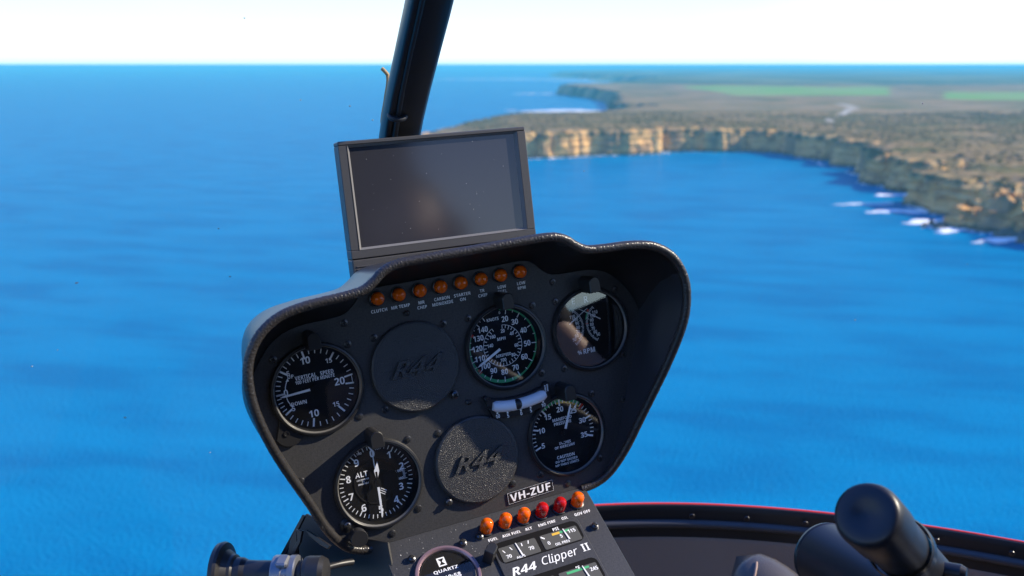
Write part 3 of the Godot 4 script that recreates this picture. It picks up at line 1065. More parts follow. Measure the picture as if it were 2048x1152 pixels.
func gauge(parent: Node, called: String, c: Vector2, label: String) -> Node3D:
	var g := node(called, parent, at(c.x, c.y))
	g.set_meta("label", label)
	var mb := MB.new()
	mb.lathe([Vector2(0.0419, 0.0), Vector2(0.0419, 0.003), Vector2(0.0408, 0.0048), Vector2(0.0392, 0.0052), Vector2(0.0386, 0.0046)], 56)
	obj("bezel", mb, M.bezel_black, g)
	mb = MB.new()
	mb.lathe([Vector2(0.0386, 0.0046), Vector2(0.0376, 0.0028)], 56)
	obj("sunlit_inner_rim", mb, M.bezel_rim_sunlit, g)  # part of the black bezel, toned lighter to show sun on its bevel
	mb = MB.new()
	mb.lathe([Vector2(0.0376, 0.0028), Vector2(0.0371, 0.0005), Vector2(0.0369, -0.0075)], 56)
	obj("inner_wall", mb, M.dial_black, g)
	mb = MB.new()
	mb.lathe([Vector2(0.0385, -0.0068), Vector2(0.0, -0.0068)], 48)
	obj("dial", mb, M.dial_black, g)
	mb = MB.new()
	mb.lathe([Vector2(0.0373, 0.0004), Vector2(0.0, 0.0004)], 48)
	obj("glass", mb, M.mirror_glass if c == TACH else M.coated_glass if c == ASI else M.gauge_glass, g)
	return g

const DZ := -0.0065

func needle(parent: Node, ang: float, tip: float, tail: float, w: float, z := -0.003, called := "needle") -> void:
	var mb := MB.new()
	var a := deg_to_rad(ang)
	var d := Vector2(sin(a), cos(a))
	var s := Vector2(cos(a), -sin(a))
	var p := PackedVector2Array([d * tail - s * w, d * tail + s * w, d * (tip - w * 3.0) + s * w * 0.8, d * tip, d * (tip - w * 3.0) - s * w * 0.8])
	mb.prism(p, z - 0.0004, z, 0.0001)
	obj(called, mb, M.needle_white, parent)
	if tail > 0.002:
		mb = MB.new()
		p = PackedVector2Array([d * -0.010 - s * w * 0.8, d * -0.010 + s * w * 0.8, d * tail + s * w * 0.8, d * tail - s * w * 0.8])
		mb.prism(p, z - 0.0004, z - 0.0001)
		mb.lathe([Vector2(0.0032, z - 0.002), Vector2(0.0032, z - 0.0002), Vector2(0.0, z)], 18)
		obj("needle_tail", mb, M.dial_black, parent)

func lamp(parent: Node, x: float, y: float, red: bool, lens: ArrayMesh, core: ArrayMesh, label: String, tall := 0.0) -> void:
	var l := node("warning_lamp", parent, at(x, y, 0.0))
	l.set_meta("label", label)
	inst("lens", lens, l)
	inst("core", core, l)
	var mb := MB.new()
	mb.lathe([Vector2(0.0074, 0.0), Vector2(0.0072, 0.0018), Vector2(0.0062, 0.0022), Vector2(0.0060, 0.0)], 24)
	obj("collar", mb, M.bezel_black, l)

func lens_mesh(m: Material, tall: float) -> ArrayMesh:
	var mb := MB.new()
	var prof := [Vector2(0.0060, 0.0005), Vector2(0.0060, 0.003 + tall)]
	for k in 7:
		var a := PI * 0.5 * (k + 1) / 7.0
		prof.append(Vector2(cos(a) * 0.0060, 0.003 + tall + sin(a) * 0.0052))
	prof.push_front(Vector2(0.0, 0.0005))
	mb.lathe(prof, 24, Transform3D(), false)
	return mb.mesh(m)

func lamp_core(tall: float) -> ArrayMesh:
	var mb := MB.new()
	mb.lathe([Vector2(0.0050, 0.0008), Vector2(0.0022, 0.0016), Vector2(0.0019, 0.003 + tall), Vector2(0.0, 0.0042 + tall)], 14)
	return mb.mesh(M.lamp_core)

func instrument_panel() -> void:
	var t := node("instrument_panel", self, PX)
	tag(t, "black helicopter instrument panel with round gauges under a padded hood", "instrument panel")
	screw_mesh = make_screw(0.0031, 0.0012)
	knob_screw_mesh = make_screw(0.0037, 0.0045)
	post_mesh = make_post()
	# control lines, left end over the top to the right end
	var edge := []
	var lip := []
	for i in range(OUTLINE.size() - 1, 0, -1):
		var q = OUTLINE[i]
		edge.append(Vector3(-q[0], q[1], 0)); lip.append(Vector3(-q[2], q[3], q[4]))
	for i in OUTLINE.size():
		var q = OUTLINE[i]
		edge.append(Vector3(q[0], q[1], 0)); lip.append(Vector3(q[2], q[3], q[4]))
	edge = spline(edge, 5); lip = spline(lip, 5)
	# plate with holes for the gauges
	var pl := CSGCombiner3D.new()
	pl.name = "panel_plate"
	var sheet := CSGPolygon3D.new()
	var pp := PackedVector2Array()
	for p in edge: pp.append(Vector2(p.x, p.y))
	sheet.polygon = pp
	sheet.depth = 0.003
	sheet.position.z = 0.0
	sheet.material = M.panel_paint
	pl.add_child(sheet)
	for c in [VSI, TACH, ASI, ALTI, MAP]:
		var h := CSGCylinder3D.new()
		h.radius = 0.0385; h.height = 0.02; h.sides = 56
		h.operation = CSGShape3D.OPERATION_SUBTRACTION
		h.rotation.x = PI / 2
		h.position = Vector3(c.x, c.y, 0)
		h.material = M.panel_paint
		pl.add_child(h)
	t.add_child(pl)
	# hood: inner wall, leather-grained lip, outer shell
	var mid := Vector3(0, -0.02, 0.02)
	var mb := MB.new()
	var rows := []
	for f in [0.0, 0.25, 0.5, 0.75, 1.0]:
		var r := []
		for i in edge.size():
			var a: Vector3 = edge[i]
			var b: Vector3 = lip[i]
			var p := a.lerp(b, f)
			var out := Vector2(a.x, a.y + 0.03).normalized() * sin(f * PI) * 0.07 * b.z
			r.append(p + Vector3(out.x, out.y, -0.0015 * (1.0 - f)))
		rows.append(r)
	mb.loft(rows, mid, false)
	obj("hood_lining", mb, M.hood_plastic, t)
	mb = MB.new()
	mb.relief_tube(lip, 0.0041, 26, 11, 0.00042)
	obj("hood_trim", mb, M.trim_leather, t)
	mb = MB.new()
	rows = []
	for f in [[0.0, 1.0, 0.0], [0.3, 0.990, 0.0], [0.7, 0.975, 0.0], [1.0, 0.965, 0.0], [1.0, 0.945, -0.03], [1.0, 0.88, -0.07], [1.0, 0.72, -0.10], [1.0, 0.3, -0.11]]:
		var r := []
		for i in lip.size():
			var b: Vector3 = lip[i]
			var z: float = lerpf(b.z, 0.0, f[0]) + f[2]
			var k: float = lerpf(1.0, f[1], clampf(b.z / 0.05, 0.3, 1.0)) if f[1] > 0.9 else f[1]
			k += 0.022 * smoothstep(0.03, 0.07, b.y) * smoothstep(0.15, 0.19, absf(b.x)) * sin(f[0] * 2.4)
			r.append(Vector3(b.x * k, (b.y + 0.03) * k - 0.03, z))
		rows.append(r)
	mb.loft(rows, Vector3(0, -0.03, -0.02), true)
	obj("hood_shell", mb, M.hood_shell, t)
	gauges(t)
	caps(t)
	# screws
	for g in [VSI, TACH, ASI, ALTI, MAP, CAP1, CAP2]:
		for sx in [-1, 1]:
			for sy in [-1, 1]:
				var p: Vector2 = g + Vector2(sx, sy) * 0.0333
				if g == CAP1 and sx == 1 and sy == -1 or g == CAP2 and sx == -1 and sy == -1: continue
				if g == ASI and sx == -1 and sy == -1 or g == MAP and sx == -1 and sy == 1: continue
				if g == ALTI and sx == -1 or g == CAP2 and sx == 1 and sy == 1 or g == VSI and sx == -1 and sy == -1: continue
				screw(t, p.x, p.y)
	for sx in [-1, 1]:
		screw(t, sx * 0.1037, 0.0519); screw(t, sx * 0.1642, -0.0791); screw(t, sx * 0.0908, -0.1484)
	screw(t, -0.0122, -0.0343, knob_screw_mesh)
	screw(t, -0.0337, -0.1332, knob_screw_mesh)
	for q in [[-0.0455, 0.0498], [0.0004, -0.0444]]:
		mb = MB.new()
		mb.lathe([Vector2(0.0026, 0), Vector2(0.0025, 0.002), Vector2(0.0012, 0.0032), Vector2(0, 0.0034)], 14)
		obj("rivet", mb, M.bezel_black, t, at(q[0], q[1]))
	# eyebrow lamps
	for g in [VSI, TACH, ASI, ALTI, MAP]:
		inst("post_light", post_mesh, t, at(g.x, g.y + 0.0455))
	# warning lamps along the top
	var amber := lens_mesh(M.lamp_amber, 0.001)
	var core := lamp_core(0.001)
	var words := [["CLUTCH"], ["MR TEMP"], ["MR", "CHIP"], ["CARBON", "MONOXIDE"], ["STARTER", "ON"], ["TR", "CHIP"], ["LOW", "FUEL"], ["LOW", "RPM"]]
	for i in 8:
		var x := -0.0709 + 0.02014 * i
		lamp(t, x, 0.0680, false, amber, core, "amber lamp above the word " + words[i][0])
		mb = MB.new()
		for k in words[i].size():
			txt(mb, words[i][k], x + 0.0005, 0.0568 - 0.0045 * k, 0.0029, 0.0003, bold, 0.0, 1.02 if i != 3 else 0.95)
		obj("lettering", mb, M.print_white, t)
	slip(t)
	# registration placard
	var pk := node("placard", t, Transform3D(Basis(Vector3.BACK, 0.03), Vector3(0.0500, -0.1459, 0.0)))
	pk.set_meta("label", "black name plate reading VH-ZUF in white capitals")
	mb = MB.new()
	mb.box(Vector3(0, 0, 0.0006), Vector3(0.0490, 0.0115, 0.0012), 0.0003)
	obj("plate", mb, M.black_plastic, pk)
	mb = MB.new()
	txt(mb, "VH-ZUF", 0.0, 0.0, 0.0075, 0.00135, bold, 0.0, 1.22)
	obj("lettering", mb, M.print_white, pk)
	mb = MB.new()
	for q in [[-0.0242, -0.0055, 0.0242, -0.0053], [-0.0242, 0.0053, 0.0242, 0.0055], [-0.0242, -0.0053, -0.0240, 0.0053], [0.0240, -0.0053, 0.0242, 0.0053]]:
		mb.rect(q[0], q[1], q[2], q[3], 0.0013)
	obj("edge_highlight", mb, M.print_white, pk)  # highlight along the bevelled plate edge, drawn as thin white lines

func caps(t: Node) -> void:
	var i := 0
	for c in [CAP1, CAP2]:
		var k := node("blanking_cap", t, at(c.x, c.y))
		k.set_meta("label", "upper round blanking cap embossed R44" if i == 0 else "lower round blanking cap embossed R44 in sunlight")
		var mb := MB.new()
		mb.lathe([Vector2(0.0422, 0.0), Vector2(0.0422, 0.0030), Vector2(0.0415, 0.0042), Vector2(0.0400, 0.0050), Vector2(0.0, 0.0052)], 64)
		var m: Material = M.cap_wrinkle
		obj("disc", mb, m, k)
		mb = MB.new()
		txt(mb, "R44", 0.001, 0.001, 0.0150, 0.0058, bold, 0.0, 1.30, 0.45, 0.0034)
		obj("emblem", mb, m, k)
		i += 1

func slip(t: Node) -> void:
	var s := node("slip_indicator", t)
	s.set_meta("label", "white curved slip tube with a dark ball in a black holder")
	var curve := []
	for k in 17:
		var f := k / 16.0
		curve.append(Vector2(lerpf(0.0215, 0.0765, f), -0.0560 + 0.0036 * pow((f - 0.5) * 2.0, 2.0)))
	var p := PackedVector2Array()
	p.append(Vector2(0.0145, -0.0430)); 
	for k in 17: p.append(curve[k] + Vector2(0, -0.0115))
	p.append(Vector2(0.0825, -0.0600)); p.append(Vector2(0.0830, -0.0440)); p.append(Vector2(0.0810, -0.0415)); p.append(Vector2(0.0775, -0.0430))
	for k in 17: p.append(curve[16 - k] + Vector2(0, 0.0072))
	p.append(Vector2(0.0205, -0.0432)); p.append(Vector2(0.0175, -0.0415))
	var mb := MB.new()
	mb.prism(p, 0.0002, 0.0065, 0.0006)
	obj("holder", mb, M.black_plastic, s)
	mb = MB.new()
	var path := []
	for q in curve: path.append(Vector3(q.x, q.y, 0.0072))
	var radii := []
	for k in 17: radii.append(0.0054 if k > 0 and k < 16 else 0.0038)
	mb.tube(path, radii, 14)
	obj("tube", mb, M.tube_white, s)
	mb = MB.new()
	blob(mb, Vector3(0.0462, -0.0556, 0.0085), Vector3(0.0052, 0.0052, 0.0052), 10, 16, 0.0)
	obj("ball", mb, M.black_plastic, s)
	mb = MB.new()
	var n := ["10", "5", "0", "5", "10"]
	for k in 5:
		var q: Vector2 = curve[1 + int(k * 3.5)]
		txt(mb, n[k], q.x + 0.0005, q.y - 0.0097, 0.0035, 0.0068, bold, 0.05, 0.85)
		mb.lathe([Vector2(0.0010, 0.0068), Vector2(0, 0.0068)], 10, at(q.x + 0.0005, q.y - 0.0066, 0.0))
	for k in 6:
		mb.rect(0.0795, -0.0505 + k * 0.0012, 0.0808, -0.0498 + k * 0.0012, 0.0068)
		mb.rect(0.0770, -0.0512 + k * 0.0012, 0.0785, -0.0505 + k * 0.0012, 0.0068)
	obj("lettering", mb, M.print_white, s)
	mb = MB.new()
	for q in [[0.0175, -0.0465], [0.0170, -0.0525], [0.0175, -0.0620]]:
		mb.lathe([Vector2(0.0011, 0.0064), Vector2(0.0008, 0.0072), Vector2(0, 0.0073)], 10, at(q[0], q[1]))
	obj("pins", mb, M.dark_metal, s)

func gauges(t: Node) -> void:
	# vertical speed
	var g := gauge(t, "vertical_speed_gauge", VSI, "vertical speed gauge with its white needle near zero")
	var mb := MB.new()
	var up := [270.0, 306.0, 349.0, 37.0, 84.0]
	var down := [270.0, 238.0, 192.0, 140.0, 94.0]
	for side in [up, down]:
		for i in 4:
			var a0: float = side[i]
			var a1: float = side[i + 1]
			if side == up and i >= 2 and a0 > 180.0 and a1 < 180.0: a1 += 360.0
			for k in 5:
				var a := lerpf(a0, a1, k / 5.0)
				if k == 0: mb.tick(a, 0.0275, 0.0350, 0.0017, DZ)
				else: mb.tick(a, 0.0308, 0.0350, 0.0008, DZ)
	for a in [82.0, 95.0]: mb.tick(a, 0.0272, 0.0350, 0.0015, DZ)
	mb.arc(82.0, 95.0, 0.0335, 0.0340, DZ)
	for q in [["10", 349.0, 0.0262, 0.0062], ["15", 36.0, 0.0265, 0.0042], ["20", 87.5, 0.0222, 0.0066], ["15", 140.0, 0.0245, 0.0042], ["10", 192.5, 0.0232, 0.0062], ["5", 309.0, 0.0278, 0.0042], ["5", 237.0, 0.0262, 0.0042], ["0", 272.0, 0.0262, 0.0055]]:
		var p := polar(q[1], q[2])
		txt(mb, q[0], p.x, p.y, q[3], DZ)
	txt(mb, "VERTICAL   SPEED", 0.001, 0.0115, 0.0036, DZ, bold, 0.0, 0.84)
	txt(mb, "100 FEET PER MINUTE", 0.001, 0.0076, 0.0031, DZ, bold, 0.0, 0.80)
	txt(mb, "UP", -0.0200, 0.0142, 0.0032, DZ)
	txt(mb, "DOWN", -0.0165, -0.0105, 0.0033, DZ)
	for s in [1.0, -1.0]:
		var prev := Vector2(-0.0262, 0.0030 * s)
		for k in 6:
			var c := prev.lerp(Vector2(-0.0235, 0.0110 * s), (k + 1) / 6.0)
			c.x = -0.0262 + 0.0027 * pow((k + 1) / 6.0, 2.0)
			c.y = s * lerpf(0.0030, 0.0110, (k + 1) / 6.0)
			mb.quad(Vector3(prev.x - 0.0004, prev.y, DZ), Vector3(prev.x + 0.0004, prev.y, DZ), Vector3(c.x + 0.0004, c.y, DZ), Vector3(c.x - 0.0004, c.y, DZ), Vector3.BACK)
			prev = c
		mb.poly([prev + Vector2(-0.0014, -0.0004 * s), prev + Vector2(0.0016, -0.0006 * s), prev + Vector2(0.0009, 0.0024 * s)], DZ)
	obj("markings", mb, M.print_white, g)
	needle(g, 267.0, 0.0325, 0.0055, 0.0011)
	mb = MB.new()
	var lobe := PackedVector2Array()
	for k in 13:
		var a := deg_to_rad(200.0 + k * 8.0)
		lobe.append(Vector2(-0.0305, -0.0325) + Vector2(cos(a), sin(a)) * 0.0125)
	lobe.append(Vector2(-0.016, -0.037)); lobe.append(Vector2(-0.036, -0.018))
	mb.prism(lobe, 0.0002, 0.0028, 0.0005)
	mb.lathe([Vector2(0.0026, 0.0028), Vector2(0.0026, 0.0036), Vector2(0.0018, 0.0036), Vector2(0.0016, 0.0031), Vector2(0, 0.0031)], 16, at(-0.0330, -0.0328))
	obj("adjuster_tab", mb, M.bezel_black, g)

	# airspeed
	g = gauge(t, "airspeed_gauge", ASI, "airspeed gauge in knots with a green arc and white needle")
	mb = MB.new()
	var kn := {20: 13.4, 30: 37.7, 40: 66.0, 50: 96.4, 60: 126.6, 70: 157.5, 80: 184.4, 90: 210.3, 100: 232.3, 110: 252.5, 120: 274.4, 130: 296.2, 140: 316.5, 150: 331.0}
	var keys := kn.keys()
	for i in keys.size():
		mb.tick(kn[keys[i]], 0.0302, 0.0352, 0.0008, DZ)
		if i < keys.size() - 1: mb.tick((kn[keys[i]] + kn[keys[i + 1]]) * 0.5, 0.0328, 0.0352, 0.0007, DZ + 0.0002)
		if keys[i] < 150:
			var p := polar(kn[keys[i]], 0.0256 if keys[i] < 100 else 0.0262)
			txt(mb, str(keys[i]), p.x, p.y, 0.0053, DZ, font, 0.0, 0.9)
	txt(mb, "0", 0.0013, 0.0318, 0.0024, DZ)
	mb.arc(6.0, 334.0, 0.0197, 0.0201, DZ)
	for k in 32:
		mb.tick(6.0 + 328.0 * k / 31.0, 0.0168 if k % 2 else 0.0160, 0.0198, 0.0006, DZ)
	for q in [["20", 8.0, 0.0140], ["40", 48.0, 0.0146], ["60", 100.0, 0.0142], ["80", 139.0, 0.0146], ["100", 186.0, 0.0140], ["140", 280.0, 0.0130], ["160", 318.0, 0.0138]]:
		var p := polar(q[1], q[2])
		txt(mb, q[0], p.x, p.y, 0.0033, DZ, font, 0.0, 0.85)
	txt(mb, "KNOTS", -0.0066, 0.0268, 0.0030, DZ, font, 0.0, 0.95)
	txt(mb, "MPH", -0.0005, 0.0068, 0.0030, DZ)
	txt(mb, "AIRSPEED", -0.0006, -0.0092, 0.0027, DZ, font, 0.0, 0.95)
	obj("markings", mb, M.print_white, g)
	mb = MB.new()
	mb.arc(2.0, 156.0, 0.0342, 0.0358, DZ - 0.0001); mb.arc(156.0, 297.0, 0.0332, 0.0362, DZ - 0.0001)
	obj("green_arc", mb, M.print_green, g)
	mb = MB.new()
	mb.arc(295.0, 299.5, 0.0318, 0.0366, DZ + 0.0001)
	obj("red_line", mb, M.print_red, g)
	mb = MB.new()
	for k in 5: mb.arc(229.0 + k * 1.8, 230.0 + k * 1.8, 0.0322, 0.0350, DZ + 0.0002)
	structure(obj("red_hatching", mb, M.print_red, g), "", "stuff")
	needle(g, 243.0, 0.0335, 0.0050, 0.0013)

	# dual tachometer
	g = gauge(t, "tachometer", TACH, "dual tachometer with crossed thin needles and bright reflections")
	mb = MB.new()
	txt(mb, "E", -0.0110, 0.0290, 0.0062, DZ, font)
	txt(mb, "R", 0.0030, 0.0285, 0.0062, DZ, font)
	txt(mb, "%", -0.0110, -0.0228, 0.0040, DZ, font)
	txt(mb, "RPM", -0.0005, -0.0226, 0.0050, DZ, font, 0.0, 0.95)
	# two scales bowed towards each other
	for s in [-1.0, 1.0]:
		var cc := Vector2(s * 0.0225 - 0.0015, 0.003)
		for k in 31:
			var el := lerpf(-58.0, 55.0, k / 30.0)
			var d := Vector2(-s * cos(deg_to_rad(el)), sin(deg_to_rad(el)))
			var len := 0.0032 if k % 5 == 0 else 0.0021
			var a := cc + d * 0.0212
			var b := cc + d * (0.0212 + (-len if s > 0 else -len))
			var w := Vector2(-d.y, d.x) * 0.00028
			mb.quad(Vector3(a.x - w.x, a.y - w.y, DZ), Vector3(a.x + w.x, a.y + w.y, DZ), Vector3(b.x + w.x, b.y + w.y, DZ), Vector3(b.x - w.x, b.y - w.y, DZ), Vector3.BACK)
		for k in 7:
			var el := lerpf(-52.0, 48.0, k / 6.0)
			var d := Vector2(-s * cos(deg_to_rad(el)), sin(deg_to_rad(el)))
			var q := cc + d * 0.0148
			txt(mb, str(50 + 10 * k), q.x, q.y, 0.0033, DZ, font, 0.0, 0.85)
	obj("markings", mb, M.print_white, g)
	mb = MB.new()
	mb.poly([Vector2(-0.0005, 0.0085), Vector2(0.0018, 0.0092), Vector2(0.0042, 0.0155), Vector2(0.0022, 0.0162)], DZ - 0.0001)
	obj("green_arc", mb, M.print_green, g)
	mb = MB.new()
	mb.poly([Vector2(0.0024, 0.0163), Vector2(0.0044, 0.0156), Vector2(0.0050, 0.0180), Vector2(0.0032, 0.0186)], DZ - 0.0001)
	obj("red_arc", mb, M.print_red, g)
	mb = MB.new()
	mb.rect(-0.0006, 0.0040, 0.0026, 0.0047, DZ + 0.0001)
	obj("red_line", mb, M.print_red, g)
	for q in [[Vector2(-0.0195, 0.0078), Vector2(0.0020, 0.0200)], [Vector2(0.0150, 0.0068), Vector2(-0.0070, 0.0208)]]:
		mb = MB.new()
		var d: Vector2 = (q[1] - q[0]).normalized()
		var w := Vector2(-d.y, d.x) * 0.0005
		mb.prism(PackedVector2Array([q[0] - w, q[1] - w * 0.4, q[1] + w * 0.4, q[0] + w]), -0.0040, -0.0036)
		obj("needle", mb, M.needle_white, g)

	# altimeter
	g = gauge(t, "altimeter", ALTI, "altimeter with long and short white hands and a triangle pointer")
	mb = MB.new()
	for k in 50:
		mb.tick(k * 7.2, 0.0308 if k % 5 else 0.0295, 0.0345, 0.0010 if k % 5 == 0 else 0.0007, DZ)
	for k in 10:
		var p := polar(k * 36.0, 0.0265)
		if k != 3: txt(mb, str(k), p.x, p.y, 0.0066, DZ)
		else: txt(mb, "3", 0.0222, -0.0105, 0.0064, DZ)
	txt(mb, "ALT", -0.0128, 0.0098, 0.0050, DZ)
	txt(mb, "CALIBRATED", -0.0122, 0.0048, 0.0014, DZ, bold)
	txt(mb, "TO", -0.0122, 0.0028, 0.0014, DZ, bold)
	txt(mb, "20000 FEET", -0.0122, 0.0008, 0.0014, DZ, bold)
	txt(mb, "100", -0.0120, 0.0292, 0.0022, DZ); txt(mb, "FEET", 0.0062, 0.0300, 0.0020, DZ)
	for k in 12:
		mb.rect(0.0255, -0.004 + k * 0.0011, 0.0255 + (0.0022 if k % 4 else 0.0036), -0.0036 + k * 0.0011, DZ)
	txt(mb, "1000", 0.0225, 0.0045, 0.0024, DZ); txt(mb, "990", 0.0228, -0.0030, 0.0024, DZ)
	for k in 3:
		var o := Vector2(0.0026 - k * 0.0010, -0.0072 - k * 0.0016)
		mb.poly([o, o + Vector2(0.0054, -0.0038), o + Vector2(0.0058, -0.0033), o + Vector2(0.0005, 0.0004)], DZ)
	obj("markings", mb, M.print_white, g)
	mb = MB.new()
	mb.lathe([Vector2(0.0200, -0.0066), Vector2(0.0205, -0.0062), Vector2(0.0212, -0.0062), Vector2(0.0214, -0.0066)], 40)
	obj("inner_ring", mb, M.dial_black, g)
	needle(g, 181.0, 0.0335, 0.0045, 0.0011, -0.0022, "long_hand")
	mb = MB.new()
	mb.prism(PackedVector2Array([Vector2(-0.0006, 0.0040), Vector2(0.0012, 0.0042), Vector2(0.0034, 0.0100), Vector2(0.0028, 0.0190), Vector2(-0.0016, 0.0110)]), -0.0038, -0.0034, 0.0001)
	obj("short_hand", mb, M.needle_white, g)
	mb = MB.new()
	mb.prism(PackedVector2Array([Vector2(-0.0004, 0.0135), Vector2(0.0004, 0.0135), Vector2(0.0003, 0.0290), Vector2(0.0036, 0.0345), Vector2(-0.0036, 0.0345), Vector2(-0.0005, 0.0290)]), -0.0050, -0.0047)
	obj("pointer", mb, M.needle_white, g)
	mb = MB.new()
	mb.lathe([Vector2(0.0068, 0.0), Vector2(0.0068, 0.0016), Vector2(0.0040, 0.003), Vector2(0.0, 0.0032)], 20, at(-0.0345, -0.0300))
	mb.lathe([Vector2(0.0030, 0.0), Vector2(0.0030, 0.010), Vector2(0.0078, 0.010), Vector2(0.0080, 0.0108), Vector2(0.0080, 0.0185), Vector2(0.0074, 0.0195), Vector2(0.0, 0.0195)], 28, at(-0.0292, -0.0392))
	obj("setting_knob", mb, M.bezel_black, g)
	screw(g, -0.0345, -0.0300, knob_screw_mesh)

	# manifold pressure
	g = gauge(t, "manifold_pressure_gauge", MAP, "manifold pressure gauge with green and yellow arcs at the top")
	mb = MB.new()
	for k in 31:
		var a := 251.0 + k * 7.25
		mb.tick(a, 0.0272 if k % 5 == 0 else 0.0300, 0.0338, 0.0017 if k % 5 == 0 else 0.0009, DZ + 0.0002)
		if k % 5 == 0:
			var p := polar(a, 0.0238 if k != 0 else 0.0245)
			txt(mb, str(5 + k), p.x, p.y, 0.0052, DZ)
	txt(mb, "MANIFOLD", 0.0008, 0.0142, 0.0031, DZ, font, 0.0, 0.95)
	txt(mb, "PRESSURE", 0.0008, 0.0100, 0.0031, DZ, font, 0.0, 0.95)
	txt(mb, "INCHES", 0.0006, -0.0102, 0.0026, DZ); txt(mb, "OF MERCURY", -0.0002, -0.0138, 0.0026, DZ)
	txt(mb, "CAUTION", -0.0004, -0.0238, 0.0032, DZ)
	txt(mb, "DO NOT EXCEED", -0.0002, -0.0280, 0.0023, DZ); txt(mb, "MP TABLE LIMITS", 0.0, -0.0316, 0.0023, DZ)
	obj("markings", mb, M.print_white, g)
	mb = MB.new(); mb.arc(322.0, 400.0, 0.0312, 0.0342, DZ)
	obj("green_arc", mb, M.print_green, g)
	mb = MB.new(); mb.arc(354.0, 403.0, 0.0294, 0.0312, DZ)
	obj("yellow_arc", mb, M.print_yellow, g)
	mb = MB.new(); mb.arc(405.0, 408.5, 0.0285, 0.0345, DZ)
	obj("red_line", mb, M.print_red, g)
	needle(g, 21.5, 0.0300, 0.0045, 0.0012)

